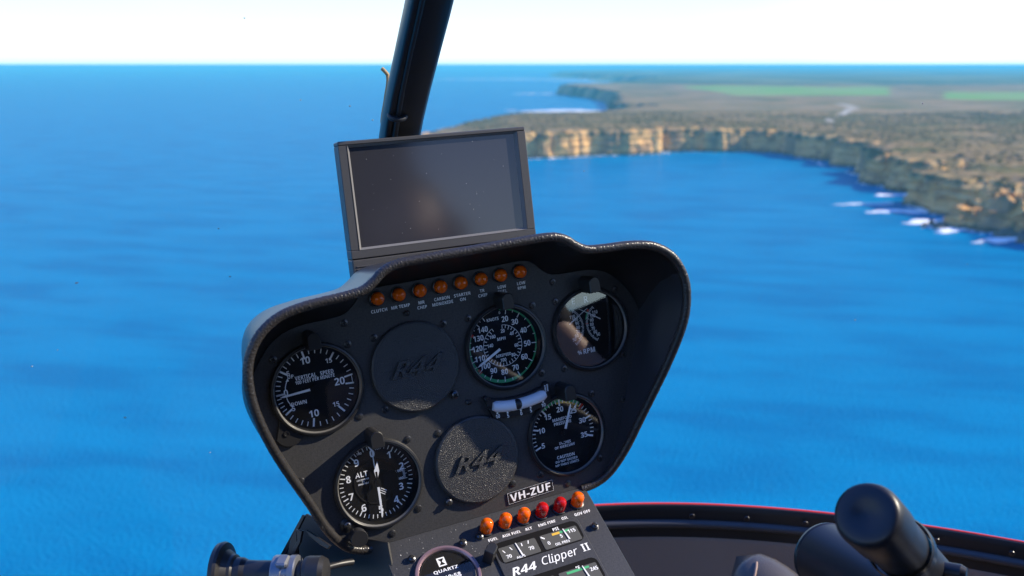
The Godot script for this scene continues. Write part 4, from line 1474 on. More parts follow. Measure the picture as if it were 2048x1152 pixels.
# ------------------------------------------------------------------ lower console
func lower_console() -> void:
	var t := node("lower_console", self, PX * CX)
	tag(t, "sloping black lower console with lamps, clock and engine gauges", "console")
	var mb := MB.new()
	mb.prism(PackedVector2Array([Vector2(-0.1035, 0.0), Vector2(0.1035, 0.0), Vector2(0.1078, -0.006), Vector2(0.1085, -0.34), Vector2(-0.1045, -0.34)]), -0.002, 0.0, 0.0006)
	obj("face_plate", mb, M.console_paint, t)
	mb = MB.new()
	mb.box(Vector3(0.0018, -0.175, -0.095), Vector3(0.2085, 0.33, 0.185), 0.003)
	obj("pedestal", mb, M.black_plastic, t)
	# lamps
	var amber := lens_mesh(M.lamp_amber, 0.0075)
	var red := lens_mesh(M.lamp_red, 0.0075)
	var core := lamp_core(0.0075)
	var words := [["FUEL", "FILTER"], ["AUX FUEL", "PUMP"], ["ALT"], ["ENG FIRE"], ["OIL"], ["GOV OFF"]]
	for i in 6:
		var x := -0.0058 + 0.01925 * i
		var isred := i == 3 or i == 4
		lamp(t, x, -0.0160, isred, red if isred else amber, core, ("red" if isred else "amber") + " dome lamp above the words " + " ".join(words[i]))
		mb = MB.new()
		for k in words[i].size():
			txt(mb, words[i][k], x + (0.0025 if i < 2 else 0.001), -0.0275 - 0.0046 * k, 0.0030, 0.0003, bold, 0.0, 1.0)
		obj("lettering", mb, M.print_white, t)
	for q in [[-0.0318, -0.0228], [-0.0821, -0.0237], [-0.0145, -0.0212], [0.0953, -0.046]]:
		screw(t, q[0], q[1], knob_screw_mesh)
	# clock
	var c := node("clock", t, at(-0.0567, -0.0498))
	c.set_meta("label", "round quartz clock with a mauve metal rim")
	mb = MB.new()
	mb.lathe([Vector2(0.0303, 0.0), Vector2(0.0303, 0.002), Vector2(0.0295, 0.0036), Vector2(0.0275, 0.0036), Vector2(0.0262, 0.0022), Vector2(0.0258, 0.0008)], 48)
	obj("bezel", mb, M.purple_bezel, c)
	mb = MB.new()
	mb.lathe([Vector2(0.0262, 0.0009), Vector2(0.0, 0.0009)], 40)
	obj("dial", mb, M.dial_black, c)
	mb = MB.new()
	mb.lathe([Vector2(0.0256, 0.0022), Vector2(0.0250, 0.0024), Vector2(0.0246, 0.0012)], 40)
	obj("inner_ring", mb, M.screw_steel, c)
	mb = MB.new()
	txt(mb, "QUARTZ", 0.0, 0.0062, 0.0031, 0.0012, bold, 0.0, 1.45)
	txt(mb, "12:58", 0.004, -0.002, 0.0046, 0.0012, font)
	for q in [[-0.0046, 0.0105, 0.0030, 0.0118], [-0.0046, 0.0182, 0.0030, 0.0195], [-0.0046, 0.0118, -0.0036, 0.0182], [0.0020, 0.0118, 0.0030, 0.0182]]:
		mb.rect(q[0], q[1], q[2], q[3], 0.0012)
	mb.poly([Vector2(-0.0036, 0.0118), Vector2(-0.0013, 0.0150), Vector2(-0.0036, 0.0182)], 0.0012)
	mb.poly([Vector2(0.0020, 0.0118), Vector2(0.0020, 0.0182), Vector2(-0.0003, 0.0150)], 0.0012)
	obj("lettering", mb, M.print_white, c)
	mb = MB.new()
	mb.lathe([Vector2(0.0250, 0.0026), Vector2(0.0, 0.0026)], 40)
	obj("glass", mb, M.gauge_glass, c)
	# eyebrow lamp beside the clock
	inst("post_light", post_mesh, t, Transform3D(Basis(Vector3.BACK, -0.85).scaled(Vector3.ONE * 0.78), Vector3(-0.0140, -0.0450, 0.0)))
	# engine gauge cluster
	var e := node("engine_gauge_cluster", t, at(0.0385, -0.0330))
	e.set_meta("label", "engine gauge cluster lettered R44 Clipper II")
	mb = MB.new()
	mb.prism(round_rect(-0.0475, -0.20, 0.0445, 0.0035, 0.006), 0.0002, 0.0022, 0.0006)
	obj("frame", mb, M.console_paint, e)
	mb = MB.new()
	txt(mb, "R44", -0.0275, -0.0335, 0.0080, 0.0026, bold, 0.0, 1.30, 0.30)
	txt(mb, "Clipper", 0.0095, -0.0318, 0.0082, 0.0026, light, 0.0, 1.02, 0.28)
	txt(mb, "II", 0.0372, -0.0312, 0.0078, 0.0026, serif, 0.0, 0.95, 0.0)
	mb.rect(-0.0015, -0.0362, 0.0075, -0.0356, 0.0026)
	obj("lettering", mb, M.print_white, e)
	for w in [[-0.0450, -0.0235, 0.0420, -0.0005], [-0.0450, -0.0680, 0.0420, -0.0425]]:
		var win := node("gauge_window", e, at(0, 0, 0.0))
		mb = MB.new()
		mb.prism(round_rect(w[0], w[1], w[2], w[3], 0.0065), 0.0021, 0.0025, 0.0002)
		obj("recess", mb, M.dial_black, win)
		mb = MB.new()
		for s in [[-0.0425, -0.0045], [0.0000, 0.0390]]:
			mb.prism(round_rect(s[0], w[1] + 0.0012, s[1], w[3] - 0.0060, 0.0015), 0.0024, 0.0029, 0.0002)
		obj("grey_card", mb, M.grey_dial, win)
		mb = MB.new()
		if w[1] > -0.05:
			for q in [[-0.0375, -0.0115, 0.5], [-0.0300, -0.0105, 0.45], [-0.0195, -0.0098, -0.1], [-0.0130, -0.0092, -0.4]]:
				mb.quad(Vector3(q[0] - 0.0005, q[1] - 0.0016, 0.0031), Vector3(q[0] + 0.0005, q[1] - 0.0016, 0.0031), Vector3(q[0] + 0.0005 - 0.003 * q[2], q[1] + 0.0016, 0.0031), Vector3(q[0] - 0.0005 - 0.003 * q[2], q[1] + 0.0016, 0.0031), Vector3.BACK)
			txt(mb, "70", -0.0355, -0.0175, 0.0036, 0.0031); txt(mb, "70", -0.0120, -0.0160, 0.0036, 0.0031)
			txt(mb, "AMPS", -0.0250, -0.0212, 0.0024, 0.0031)
			txt(mb, "PSI", 0.0185, -0.0045, 0.0032, 0.0031); txt(mb, "0", 0.0060, -0.0165, 0.0036, 0.0031); txt(mb, "5", 0.0205, -0.0130, 0.0036, 0.0031); txt(mb, "115", 0.0325, -0.0108, 0.0036, 0.0031)
			txt(mb, "OIL PRES", 0.0185, -0.0200, 0.0026, 0.0031)
			mb.quad(Vector3(0.0035, -0.0115, 0.0031), Vector3(0.0045, -0.0105, 0.0031), Vector3(0.0015, -0.0078, 0.0031), Vector3(0.0005, -0.0088, 0.0031), Vector3.BACK)
		else:
			txt(mb, "°F", 0.0205, -0.0490, 0.0034, 0.0031); txt(mb, "245", 0.0345, -0.0545, 0.0036, 0.0031); txt(mb, "OIL TEMP", 0.0185, -0.0640, 0.0026, 0.0031)
		obj("markings", mb, M.print_white, win)
		mb = MB.new()
		var y0: float = w[3] - 0.0100
		mb.rect(0.0125 if w[1] > -0.05 else 0.0080, y0 + 0.0002, 0.0205 if w[1] > -0.05 else 0.0260, y0 + 0.0026, 0.0030)
		obj("scale_bar", mb, M.print_yellow if w[1] > -0.05 else M.print_green, win)
		mb = MB.new()
		mb.rect(0.0206, y0 + 0.0004, 0.0310, y0 + 0.0026, 0.0030)
		obj("green_bar", mb, M.print_green, win)
		for q in [[-0.0230, 0.0], [0.0265, 0.0025]]:
			mb = MB.new()
			mb.prism(PackedVector2Array([Vector2(q[0] - 0.0007, w[1] + 0.002 + q[1]), Vector2(q[0] + 0.0009, w[1] + 0.002 + q[1]), Vector2(q[0] - 0.0016 + 0.0004, w[3] - 0.0062), Vector2(q[0] - 0.0016 - 0.0004, w[3] - 0.0062)]), 0.0034, 0.0038)
			obj("needle", mb, M.needle_white, win)
	# dust on the sloping plate
	mb = MB.new()
	for k in 170:
		var p := Vector3(rng.randf_range(-0.102, -0.02) if k < 110 else rng.randf_range(-0.1, 0.105), rng.randf_range(-0.08, -0.002), 0.0004)
		if Vector2(p.x + 0.0567, p.y + 0.0498).length() < 0.031: continue
		if p.x > -0.011 and p.y < -0.03: continue
		var r := rng.randf_range(0.00015, 0.0004) * (2.2 if k % 19 == 0 else 1.0)
		blob(mb, p, Vector3(r, r * rng.randf_range(0.6, 1.8), 0.0001), 3, 5, 0.3)
	var du := obj("dust_flecks", mb, M.speck_grey, t)
	structure(du, "pale dust flecks lying on the console plate", "stuff")

# ------------------------------------------------------------------ monitor
func monitor() -> void:
	var t := node("display_monitor", self, PX * MX)
	tag(t, "grey flat display monitor standing on the panel hood with a dark glossy screen", "monitor")
	var mb := MB.new()
	# frame of four bars round the screen
	var x0 := -0.0945; var x1 := 0.0955; var y0 := -0.0765; var y1 := 0.0540
	var sx0 := -0.0860; var sx1 := 0.0865; var sy0 := -0.0480; var sy1 := 0.0500
	mb.box(Vector3((x0 + x1) * 0.5, (y1 + sy1) * 0.5, -0.009), Vector3(x1 - x0, y1 - sy1, 0.018), 0.0009)
	mb.box(Vector3((x0 + sx0) * 0.5, (sy0 + sy1) * 0.5, -0.0091), Vector3(sx0 - x0, sy1 - sy0, 0.0178), 0.0006)
	mb.box(Vector3((x1 + sx1) * 0.5, (sy0 + sy1) * 0.5, -0.0091), Vector3(x1 - sx1, sy1 - sy0, 0.0178), 0.0006)
	mb.box(Vector3((x0 + x1) * 0.5, (-0.0560 + sy0) * 0.5, -0.009), Vector3(x1 - x0, sy0 + 0.0560, 0.018), 0.0006)
	obj("front_frame", mb, M.monitor_plastic, t)
	mb = MB.new()
	mb.box(Vector3((x0 + x1) * 0.5, (y0 - 0.0566) * 0.5, -0.009), Vector3(x1 - x0, -0.0566 - y0, 0.0178), 0.0012)
	obj("base_strip", mb, M.monitor_plastic, t)
	for k in 5:
		mb = MB.new()
		mb.box(Vector3(-0.045 if k > 0 else 0.02, -0.0605 - k * 0.0028, 0.0002), Vector3(0.092 if k > 0 else 0.14, 0.0012, 0.0010), 0.0003)
		obj("rib", mb, M.monitor_plastic, t)
	mb = MB.new()
	mb.box(Vector3(0, -0.011, -0.0235), Vector3(0.185, 0.125, 0.012), 0.004)
	mb.box(Vector3(0, -0.06, -0.029), Vector3(0.05, 0.05, 0.012), 0.002)
	obj("back_shell", mb, M.monitor_plastic, t)
	# pale bevel round the screen, recessed glass
	mb = MB.new()
	var zr := -0.0042
	var o := [Vector3(sx0, sy0, 0.0002), Vector3(sx1, sy0, 0.0002), Vector3(sx1, sy1, 0.0002), Vector3(sx0, sy1, 0.0002)]
	var q := [Vector3(sx0 + 0.0028, sy0 + 0.0022, zr), Vector3(sx1 - 0.0028, sy0 + 0.0022, zr), Vector3(sx1 - 0.0028, sy1 - 0.0022, zr), Vector3(sx0 + 0.0028, sy1 - 0.0022, zr)]
	for k in 4:
		var j := (k + 1) % 4
		mb.flat(o[k], o[j], q[j], Vector3(0, 0, -10)); mb.flat(o[k], q[j], q[k], Vector3(0, 0, -10))
	obj("screen_bevel", mb, M.monitor_edge, t)
	var pm := PlaneMesh.new()
	pm.orientation = PlaneMesh.FACE_Z
	pm.size = Vector2(sx1 - sx0 - 0.0050, sy1 - sy0 - 0.0040)
	pm.material = M.screen_glass
	inst("screen", pm, t, at((sx0 + sx1) * 0.5, (sy0 + sy1) * 0.5, zr + 0.0003))
	mb = MB.new()
	for k in 26:
		var r := rng.randf_range(0.00012, 0.0003)
		blob(mb, Vector3(rng.randf_range(-0.08, 0.08), rng.randf_range(-0.043, 0.045), zr + 0.0005), Vector3(r * rng.randf_range(1.0, 2.0), r, 0.0001), 3, 5, 0.3)
	var du := obj("dust_flecks", mb, M.speck_grey, t)
	structure(du, "fine dust on the dark screen", "stuff")

# ------------------------------------------------------------------ cyclic grips, boot
func frame_along(p: Vector3, dir: Vector3) -> Transform3D:
	var z := dir.normalized()
	var x := Vector3.UP.cross(z).normalized()
	return Transform3D(Basis(x, z.cross(x), z), p)

func controls() -> void:
	# local z of each grip runs from its body to its rounded end
	var t := node("control_grip", self, HX)
	tag(t, "blurred black control grip with a round flat end nearest the camera", "control grip", "control grips at the right")
	var end := Vector3(0.1307, -0.3805, -0.4097)
	var tail := Vector3(0.2750, -0.5250, -0.4750)
	var fr := frame_along(end, end - tail)
	var mb := MB.new()
	mb.lathe([Vector2(0.0205, -0.30), Vector2(0.0205, -0.060), Vector2(0.0222, -0.045), Vector2(0.0222, -0.004), Vector2(0.0212, -0.001)], 32, fr, true)
	obj("grip_body", mb, M.grip_rubber, t)
	mb = MB.new()
	mb.lathe([Vector2(0.0212, -0.001), Vector2(0.0205, 0.002), Vector2(0.018, 0.0035), Vector2(0.009, 0.0032), Vector2(0.006, 0.0015), Vector2(0.0, 0.001)], 32, fr, true)
	obj("end_cap", mb, M.grip_rubber, t)
	mb = MB.new()
	mb.lathe([Vector2(0.0226, -0.115), Vector2(0.0236, -0.112), Vector2(0.0236, -0.100), Vector2(0.0226, -0.097)], 32, fr)
	obj("ring", mb, M.dark_metal, t)
	mb = MB.new()
	mb.lathe([Vector2(0.007, 0.0), Vector2(0.007, 0.012), Vector2(0.005, 0.016), Vector2(0, 0.0165)], 18, frame_along(fr * Vector3(0.019, 0.004, -0.165), fr.basis * Vector3(1, 0.2, 0)))
	obj("button", mb, M.dark_metal, t)
	t = node("second_control_grip", self, HX)
	t.name = "control_grip_001"
	tag(t, "wider black control grip partly hidden behind the nearer round ended one", "control grip", "control grips at the right")
	end = cam_point(1650, 1112, 0.86)
	tail = cam_point(1880, 1250, 0.72)
	fr = frame_along(end, end - tail)
	mb = MB.new()
	mb.lathe([Vector2(0.024, -0.30), Vector2(0.027, -0.05), Vector2(0.0285, -0.004), Vector2(0.0285, 0.0)], 36, fr, true)
	obj("grip_body", mb, M.grip_rubber, t)
	mb = MB.new()
	mb.lathe([Vector2(0.0285, -0.002), Vector2(0.0292, 0.0), Vector2(0.0285, 0.003), Vector2(0.026, 0.004), Vector2(0.012, 0.003), Vector2(0, 0.003)], 36, fr)
	obj("end_cap", mb, M.dark_metal, t)

func boot(parent: Node, toe: Vector3, dir: Vector3) -> void:
	var t := node("boot", parent)
	t.set_meta("label", "shiny black leather boot with a stitched seam")
	var mb := MB.new()
	var rows := []
	var side := Vector3(0.95, 0.1, -0.28)
	side = (side - dir * side.dot(dir)).normalized()
	var upv := dir.cross(side).normalized()
	if upv.y < 0.0: upv = -upv
	for i in 15:
		var f := i / 14.0
		var w := 0.045 * sqrt(maxf(0.0, 1.0 - pow(1.0 - minf(f * 2.4, 1.0), 2.2)))
		var line := []
		for k in 21:
			var a := TAU * k / 20.0
			line.append(toe + dir * (f * 0.22) + side * cos(a) * w + upv * (sin(a) * w * 0.8 + f * 0.012))
		rows.append(line)
	mb.loft(rows, toe + dir * 0.11, true)
	obj("toe_cap", mb, M.boot_leather, t)
	mb = MB.new()
	var seam := []
	for k in 9:
		var a := lerpf(PI * 0.52, PI * 1.0, k / 8.0)
		var f := lerpf(0.10, 0.26, k / 8.0)
		var w := 0.045 * sqrt(maxf(0.0, 1.0 - pow(1.0 - minf(f * 2.4, 1.0), 2.2)))
		seam.append(toe + dir * (f * 0.22) + side * cos(a) * w + upv * (sin(a) * w * 0.8 + f * 0.012))
	mb.tube(seam, 0.0016, 6)
	obj("seam", mb, M.boot_seam, t)

# ------------------------------------------------------------------ the person in the right seat (mirrored in the gauge glass)
class Body:
	var o: Vector3
	var c: float
	var nx: int
	var ny: int
	var nz: int
	var f := PackedFloat32Array()
	func _init(lo: Vector3, hi: Vector3, cell: float) -> void:
		o = lo; c = cell
		nx = int((hi.x - lo.x) / cell) + 2; ny = int((hi.y - lo.y) / cell) + 2; nz = int((hi.z - lo.z) / cell) + 2
		f.resize(nx * ny * nz); f.fill(1.0)
	func capsule(a: Vector3, b: Vector3, ra: float, rb: float, k := 0.03) -> void:
		var pad := maxf(ra, rb) + k + 3.0 * c
		var lo := (a.min(b) - Vector3.ONE * pad - o) / c
		var hi := (a.max(b) + Vector3.ONE * pad - o) / c
		var d := b - a
		var dd := maxf(d.length_squared(), 1e-9)
		for z in range(maxi(0, int(lo.z)), mini(nz, int(hi.z) + 1)):
			for y in range(maxi(0, int(lo.y)), mini(ny, int(hi.y) + 1)):
				for x in range(maxi(0, int(lo.x)), mini(nx, int(hi.x) + 1)):
					var p := o + Vector3(x, y, z) * c - a
					var t := clampf(p.dot(d) / dd, 0.0, 1.0)
					var s := (p - d * t).length() - lerpf(ra, rb, t)
					var i := (z * ny + y) * nx + x
					var q := f[i]
					var h := maxf(k - absf(q - s), 0.0) / k
					f[i] = minf(q, s) - h * h * k * 0.25
	func net(mb: MB) -> void:
		var at := {}
		var nrm := {}
		for z in nz - 1:
			for y in ny - 1:
				for x in nx - 1:
					var i := (z * ny + y) * nx + x
					var inside := 0
					var v := [f[i], f[i + 1], f[i + nx], f[i + nx + 1], f[i + nx * ny], f[i + nx * ny + 1], f[i + nx * ny + nx], f[i + nx * ny + nx + 1]]
					for q in v:
						if q < 0.0: inside += 1
					if inside == 0 or inside == 8: continue
					var sum := Vector3.ZERO
					var cnt := 0
					for e in [[0, 1], [2, 3], [4, 5], [6, 7], [0, 2], [1, 3], [4, 6], [5, 7], [0, 4], [1, 5], [2, 6], [3, 7]]:
						var a: float = v[e[0]]
						var b: float = v[e[1]]
						if (a < 0.0) != (b < 0.0):
							var t := a / (a - b)
							var pa := Vector3(e[0] & 1, (e[0] >> 1) & 1, e[0] >> 2)
							var pb := Vector3(e[1] & 1, (e[1] >> 1) & 1, e[1] >> 2)
							sum += pa.lerp(pb, t); cnt += 1
					at[i] = o + (Vector3(x, y, z) + sum / cnt) * c
					nrm[i] = Vector3(v[1] + v[3] + v[5] + v[7] - v[0] - v[2] - v[4] - v[6], v[2] + v[3] + v[6] + v[7] - v[0] - v[1] - v[4] - v[5], v[4] + v[5] + v[6] + v[7] - v[0] - v[1] - v[2] - v[3]).normalized()
		var sx := 1
		var sy := nx
		var sz := nx * ny
		for i in at.keys():
			for ax in [[sx, sy, sz], [sy, sx, sz], [sz, sx, sy]]:
				if i + ax[0] >= f.size() or (f[i] < 0.0) == (f[i + ax[0]] < 0.0): continue
				var q := [i, i - ax[1], i - ax[1] - ax[2], i - ax[2]]
				var ok := true
				for e in q:
					if not at.has(e): ok = false
				if not ok: continue
				mb.tri(at[q[0]], at[q[1]], at[q[2]], nrm[q[0]], nrm[q[1]], nrm[q[2]])
				mb.tri(at[q[0]], at[q[2]], at[q[3]], nrm[q[0]], nrm[q[2]], nrm[q[3]])

func hand(mb: MB, wrist: Vector3, dir: Vector3, side: Vector3, down: Vector3) -> void:
	# a relaxed hand lying palm down: palm, four bent fingers, thumb from the side of the palm
	var b := Body.new(wrist - Vector3.ONE * 0.16, wrist + Vector3.ONE * 0.20, 0.0055)
	var knuckle := wrist + dir * 0.095
	b.capsule(wrist - dir * 0.03, wrist, 0.027, 0.025, 0.01)
	b.capsule(wrist + side * 0.012, knuckle + side * 0.026, 0.020, 0.016, 0.012)
	b.capsule(wrist - side * 0.012, knuckle - side * 0.026, 0.020, 0.015, 0.012)
	b.capsule(wrist, knuckle, 0.022, 0.017, 0.012)
	var len := [0.068, 0.078, 0.072, 0.055]
	for k in 4:
		var r := knuckle + side * (0.030 - 0.020 * k)
		var p1: Vector3 = r + dir * len[k] * 0.5 + down * 0.006
		var p2: Vector3 = p1 + dir * len[k] * 0.30 + down * 0.016
		var p3: Vector3 = p2 + dir * len[k] * 0.18 + down * 0.018
		b.capsule(r, p1, 0.0095, 0.0088, 0.004); b.capsule(p1, p2, 0.0088, 0.0082, 0.004); b.capsule(p2, p3, 0.0082, 0.0075, 0.004)
	var t0 := wrist + dir * 0.025 + side * 0.024
	var t1 := t0 + dir * 0.030 + side * 0.026 + down * 0.006
	var t2 := t1 + dir * 0.030 + side * 0.008 + down * 0.008
	b.capsule(t0, t1, 0.014, 0.0115, 0.006); b.capsule(t1, t2, 0.0115, 0.009, 0.004)
	b.net(mb)

func person() -> void:
	var t := node("person", self, HX)
	tag(t, "person in the right seat in a dark shirt and shiny black boots", "person")
	var hip := Vector3(0.32, -0.55, 0.30)
	var neck := Vector3(0.32, -0.15, 0.29)
	var head := Vector3(0.32, -0.01, 0.265)
	var sh := [Vector3(0.145, -0.215, 0.30), Vector3(0.495, -0.215, 0.28)]
	var el := [Vector3(0.085, -0.455, 0.14), Vector3(0.555, -0.455, 0.085)]
	var wr := [Vector3(0.185, -0.515, -0.065), Vector3(0.425, -0.515, -0.105)]
	var kn := [Vector3(0.215, -0.55, -0.19), Vector3(0.41, -0.52, -0.22)]
	var an := [Vector3(0.235, -0.95, -0.42), Vector3(0.405, -0.835, -0.640)]
	var b := Body.new(Vector3(0.0, -1.05, -0.80), Vector3(0.66, 0.16, 0.48), 0.0125)
	b.capsule(hip + Vector3(0, 0.02, 0), Vector3(0.32, -0.32, 0.31), 0.125, 0.13); b.capsule(Vector3(0.27, -0.27, 0.30), Vector3(0.37, -0.27, 0.30), 0.12, 0.12, 0.05)
	b.capsule(sh[0] + Vector3(0.04, 0, 0), sh[1] - Vector3(0.04, 0, 0), 0.062, 0.062, 0.05)
	b.capsule(Vector3(0.32, -0.20, 0.30), neck + Vector3(0, 0.06, -0.01), 0.062, 0.056, 0.04)
	b.capsule(head + Vector3(0, 0.035, 0.012), head + Vector3(0, 0.02, 0.0), 0.088, 0.085, 0.03)
	b.capsule(head + Vector3(0, -0.03, -0.03), head + Vector3(0, -0.075, -0.052), 0.064, 0.040, 0.04)
	b.capsule(head + Vector3(0, 0.012, -0.086), head + Vector3(0, -0.022, -0.106), 0.010, 0.014, 0.012)
	for e in [-1.0, 1.0]:
		b.capsule(head + Vector3(0.088 * e, 0.015, 0.012), head + Vector3(0.088 * e, -0.018, 0.006), 0.016, 0.013, 0.008)
	for i in 2:
		b.capsule(sh[i], el[i], 0.056, 0.044, 0.03); b.capsule(el[i], wr[i], 0.044, 0.027, 0.02)
		b.capsule(hip + Vector3(-0.085 if i == 0 else 0.085, -0.01, 0), kn[i], 0.092, 0.062, 0.04); b.capsule(kn[i], an[i], 0.060, 0.042, 0.02)
	var mb := MB.new()
	b.net(mb)
	for i in 2:
		var d: Vector3 = (wr[i] - el[i]).normalized()
		d = (d + Vector3(0, 0.12, -0.2)).normalized()
		var s := d.cross(Vector3.UP).normalized() * (1.0 if i == 0 else -1.0)
		hand(mb, wr[i] + Vector3(0, 0.004, 0), d, s, Vector3(0, -1, 0))
	obj("skin", mb, M.skin, t)
	b = Body.new(Vector3(0.0, -0.70, 0.02), Vector3(0.66, -0.05, 0.48), 0.0125)
	b.capsule(hip + Vector3(0, 0.0, 0), Vector3(0.32, -0.32, 0.31), 0.135, 0.138); b.capsule(Vector3(0.27, -0.27, 0.30), Vector3(0.37, -0.27, 0.30), 0.130, 0.130, 0.05)
	b.capsule(sh[0] + Vector3(0.04, 0, 0), sh[1] - Vector3(0.04, 0, 0), 0.072, 0.072, 0.05)
	for i in 2: b.capsule(sh[i], sh[i].lerp(el[i], 0.42), 0.067, 0.066, 0.03)
	mb = MB.new(); b.net(mb)
	obj("shirt", mb, M.shirt, t)
	b = Body.new(Vector3(0.0, -1.0, -0.70), Vector3(0.66, -0.40, 0.48), 0.0125)
	b.capsule(hip + Vector3(-0.05, -0.02, 0), hip + Vector3(0.05, -0.02, 0), 0.142, 0.142, 0.03)
	for i in 2:
		b.capsule(hip + Vector3(-0.085 if i == 0 else 0.085, -0.01, 0), kn[i], 0.102, 0.073, 0.04); b.capsule(kn[i], kn[i].lerp(an[i], 0.82), 0.071, 0.058, 0.02)
	mb = MB.new(); b.net(mb)
	obj("trousers", mb, M.trousers, t)
	mb = MB.new()
	b = Body.new(head - Vector3.ONE * 0.15, head + Vector3.ONE * 0.16, 0.008)
	b.capsule(head + Vector3(0, 0.048, 0.022), head + Vector3(0, 0.03, 0.028), 0.092, 0.090, 0.02)
	b.net(mb)
	obj("hair", mb, M.hair, t)
	for e in [-1.0, 1.0]:
		mb = MB.new()
		blob(mb, head + Vector3(0.032 * e, 0.008, -0.074), Vector3(0.013, 0.009, 0.010), 6, 10, 0.0)
		obj("eye", mb, M.eye_white, t)
		mb = MB.new()
		mb.lathe([Vector2(0.036, 0.0), Vector2(0.040, 0.012), Vector2(0.034, 0.030), Vector2(0.0, 0.034)], 24, frame_along(head + Vector3(0.083 * e, 0.0, 0.01), Vector3(e, 0, 0)))
		obj("ear_cup", mb, M.black_plastic, t)
	mb = MB.new()
	mb.tube([head + Vector3(-0.022, -0.050, -0.092), head + Vector3(0, -0.052, -0.097), head + Vector3(0.022, -0.050, -0.092)], [0.004, 0.007, 0.004], 8)
	obj("mouth", mb, M.lips, t)
	mb = MB.new()
	var band := []
	for k in 13:
		var a := PI * k / 12.0
		band.append(head + Vector3(cos(a) * 0.112, 0.01 + sin(a) * 0.142, 0.012))
	mb.tube(band, 0.008, 8)
	obj("headset_band", mb, M.black_plastic, t)
	boot(t, Vector3(0.350, -0.752, -0.815), Vector3(0.25, -0.50, 0.83).normalized())
	boot(t, Vector3(0.225, -0.985, -0.60), Vector3(0.05, -0.08, 0.99).normalized())

# ------------------------------------------------------------------ mount and brackets at the lower left
func cam_point(x: float, y: float, d: float) -> Vector3:
	return HX.affine_inverse() * (EYE + look * (Vector3((x - 1024) / 2000.0, -(y - 576) / 2000.0, -1.0) * d))

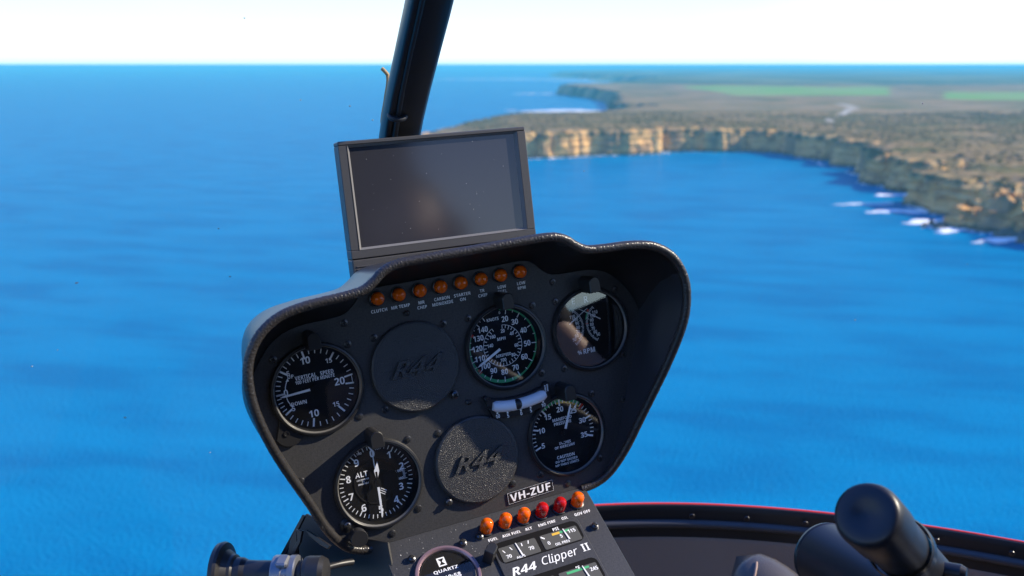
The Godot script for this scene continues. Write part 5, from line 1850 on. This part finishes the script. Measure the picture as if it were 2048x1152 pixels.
func mount() -> void:
	var t := node("suction_mount", self, HX)
	tag(t, "black rubber cup mount with a clamped tube left of the console", "mount")
	var a := cam_point(447, 1146, 0.87)
	var b := cam_point(640, 1146, 0.86)
	var fr := frame_along(a, b - a)
	var mb := MB.new()
	mb.lathe([Vector2(0.0, -0.006), Vector2(0.020, -0.006), Vector2(0.0258, -0.004), Vector2(0.0268, 0.0), Vector2(0.0258, 0.0025), Vector2(0.020, 0.004), Vector2(0.0165, 0.0085), Vector2(0.0158, 0.011), Vector2(0.0140, 0.0125)], 40, fr)
	obj("cup", mb, M.rubber, t)
	mb = MB.new()
	mb.lathe([Vector2(0.0138, 0.0115), Vector2(0.0132, 0.018), Vector2(0.0112, 0.022), Vector2(0.0108, 0.030), Vector2(0.0105, 0.085), Vector2(0.0, 0.085)], 32, fr)
	obj("tube", mb, M.grip_rubber, t)
	mb = MB.new()
	mb.lathe([Vector2(0.0108, 0.046), Vector2(0.0150, 0.0465), Vector2(0.0154, 0.0475), Vector2(0.0154, 0.0555), Vector2(0.0146, 0.0565), Vector2(0.0146, 0.061), Vector2(0.0154, 0.0615), Vector2(0.0154, 0.0665), Vector2(0.0148, 0.0675), Vector2(0.0106, 0.068)], 28, fr)
	mb.box(Vector3(-0.004, 0.0150, 0.057), Vector3(0.014, 0.005, 0.010), 0.0015, fr)
	mb.box(Vector3(-0.016, 0.002, 0.055), Vector3(0.006, 0.012, 0.012), 0.001, fr)
	obj("clamp", mb, M.clamp_metal_skylit, t)
	mb = MB.new()
	mb.lathe([Vector2(0.0106, 0.072), Vector2(0.0138, 0.074), Vector2(0.0145, 0.077), Vector2(0.0145, 0.088), Vector2(0.0125, 0.092), Vector2(0.0, 0.093)], 28, fr)
	obj("sleeve", mb, M.rubber, t)

	t = node("panel_bracket", self, HX)
	tag(t, "dark folded bracket under the lower left corner of the panel", "bracket")
	var plates := [
		[[600, 1040], [612, 1028], [690, 1070], [775, 1085], [790, 1165], [560, 1150], [575, 1085], [0.935]],
		[[556, 1118], [604, 1030], [609, 1033], [566, 1120], [0.90]],
		[[580, 1082], [592, 1062], [596, 1120], [574, 1115], [0.885]],
		[[592, 1060], [604, 1062], [600, 1085], [588, 1108], [584, 1100], [594, 1082], [0.88]],
		[[612, 1060], [660, 1092], [655, 1098], [640, 1090], [618, 1072], [0.875]],
	]
	for p in plates:
		mb = MB.new()
		var d: float = p[p.size() - 1][0]
		var o := cam_point(p[0][0], p[0][1], d)
		var n := (PX.basis.z * 0.6 - HX.basis.x * 0.6 + HX.basis.y * 0.25)
		n = (HX.basis.inverse() * n).normalized()
		var ex := Vector3.UP.cross(n).normalized()
		var ey := n.cross(ex)
		var poly := PackedVector2Array()
		for k in p.size() - 1:
			var r := cam_point(p[k][0], p[k][1], d) - cam_point(1024, 576, 0.0)
			var e := cam_point(1024, 576, 0.0)
			var tt := (o - e).dot(n) / r.dot(n)
			var w := e + r * tt - o
			poly.append(Vector2(w.dot(ex), w.dot(ey)))
		mb.prism(poly, -0.003, 0.0, 0.0004, Transform3D(Basis(ex, ey, n), o))
		obj("plate", mb, M.dark_metal if p != plates[0] else M.black_plastic, t)
	t = node("cable", self, HX)
	tag(t, "thin black cable curving from the tube mount to the console", "cable")
	var path := []
	for q in [[596, 1160, 0.86], [620, 1146, 0.87], [650, 1136, 0.88], [680, 1128, 0.89], [705, 1124, 0.90]]:
		path.append(cam_point(q[0], q[1], q[2]))
	mb = MB.new()
	mb.tube(spline(path, 5), 0.0030, 9)
	obj("cable_sheath", mb, M.rubber, t)

# ------------------------------------------------------------------ cabin behind the camera (mirrored in the gauge glass, shades the panel)
func cabin() -> void:
	var t := node("cabin_shell", self, HX)
	tag(t, "dark cabin roof, doors and rear wall around the camera", "cabin")
	var mb := MB.new()
	mb.box(Vector3(0, 0.60, 0.75), Vector3(1.5, 0.04, 1.35), 0.01)
	obj("roof", mb, M.cabin_trim, t)
	mb = MB.new()
	mb.box(Vector3(0, -0.2, 1.40), Vector3(1.5, 1.7, 0.04), 0.01)
	obj("rear_wall", mb, M.cabin_trim, t)
	mb = MB.new()
	mb.box(Vector3(0, -1.09, 0.45), Vector3(1.6, 0.04, 1.95), 0.01)
	obj("cabin_floor", mb, M.cabin_trim, t)
	for s in [-1.0, 1.0]:
		mb = MB.new()
		mb.box(Vector3(s * 0.75, -0.672, 0.60), Vector3(0.04, 0.806, 1.5), 0.01)
		obj("door", mb, M.cabin_trim, t)
	t = node("pilot_seat", self, HX)
	tag(t, "dark cloth pilot seat on the right of the cabin", "seat")
	mb = MB.new()
	mb.box(Vector3(0.32, -0.72, 0.25), Vector3(0.46, 0.14, 0.46), 0.04)
	obj("cushion", mb, M.seat_cloth, t)
	mb = MB.new()
	mb.box(Vector3(0.32, -0.30, 0.52), Vector3(0.46, 0.80, 0.12), 0.04)
	obj("backrest", mb, M.seat_cloth, t)
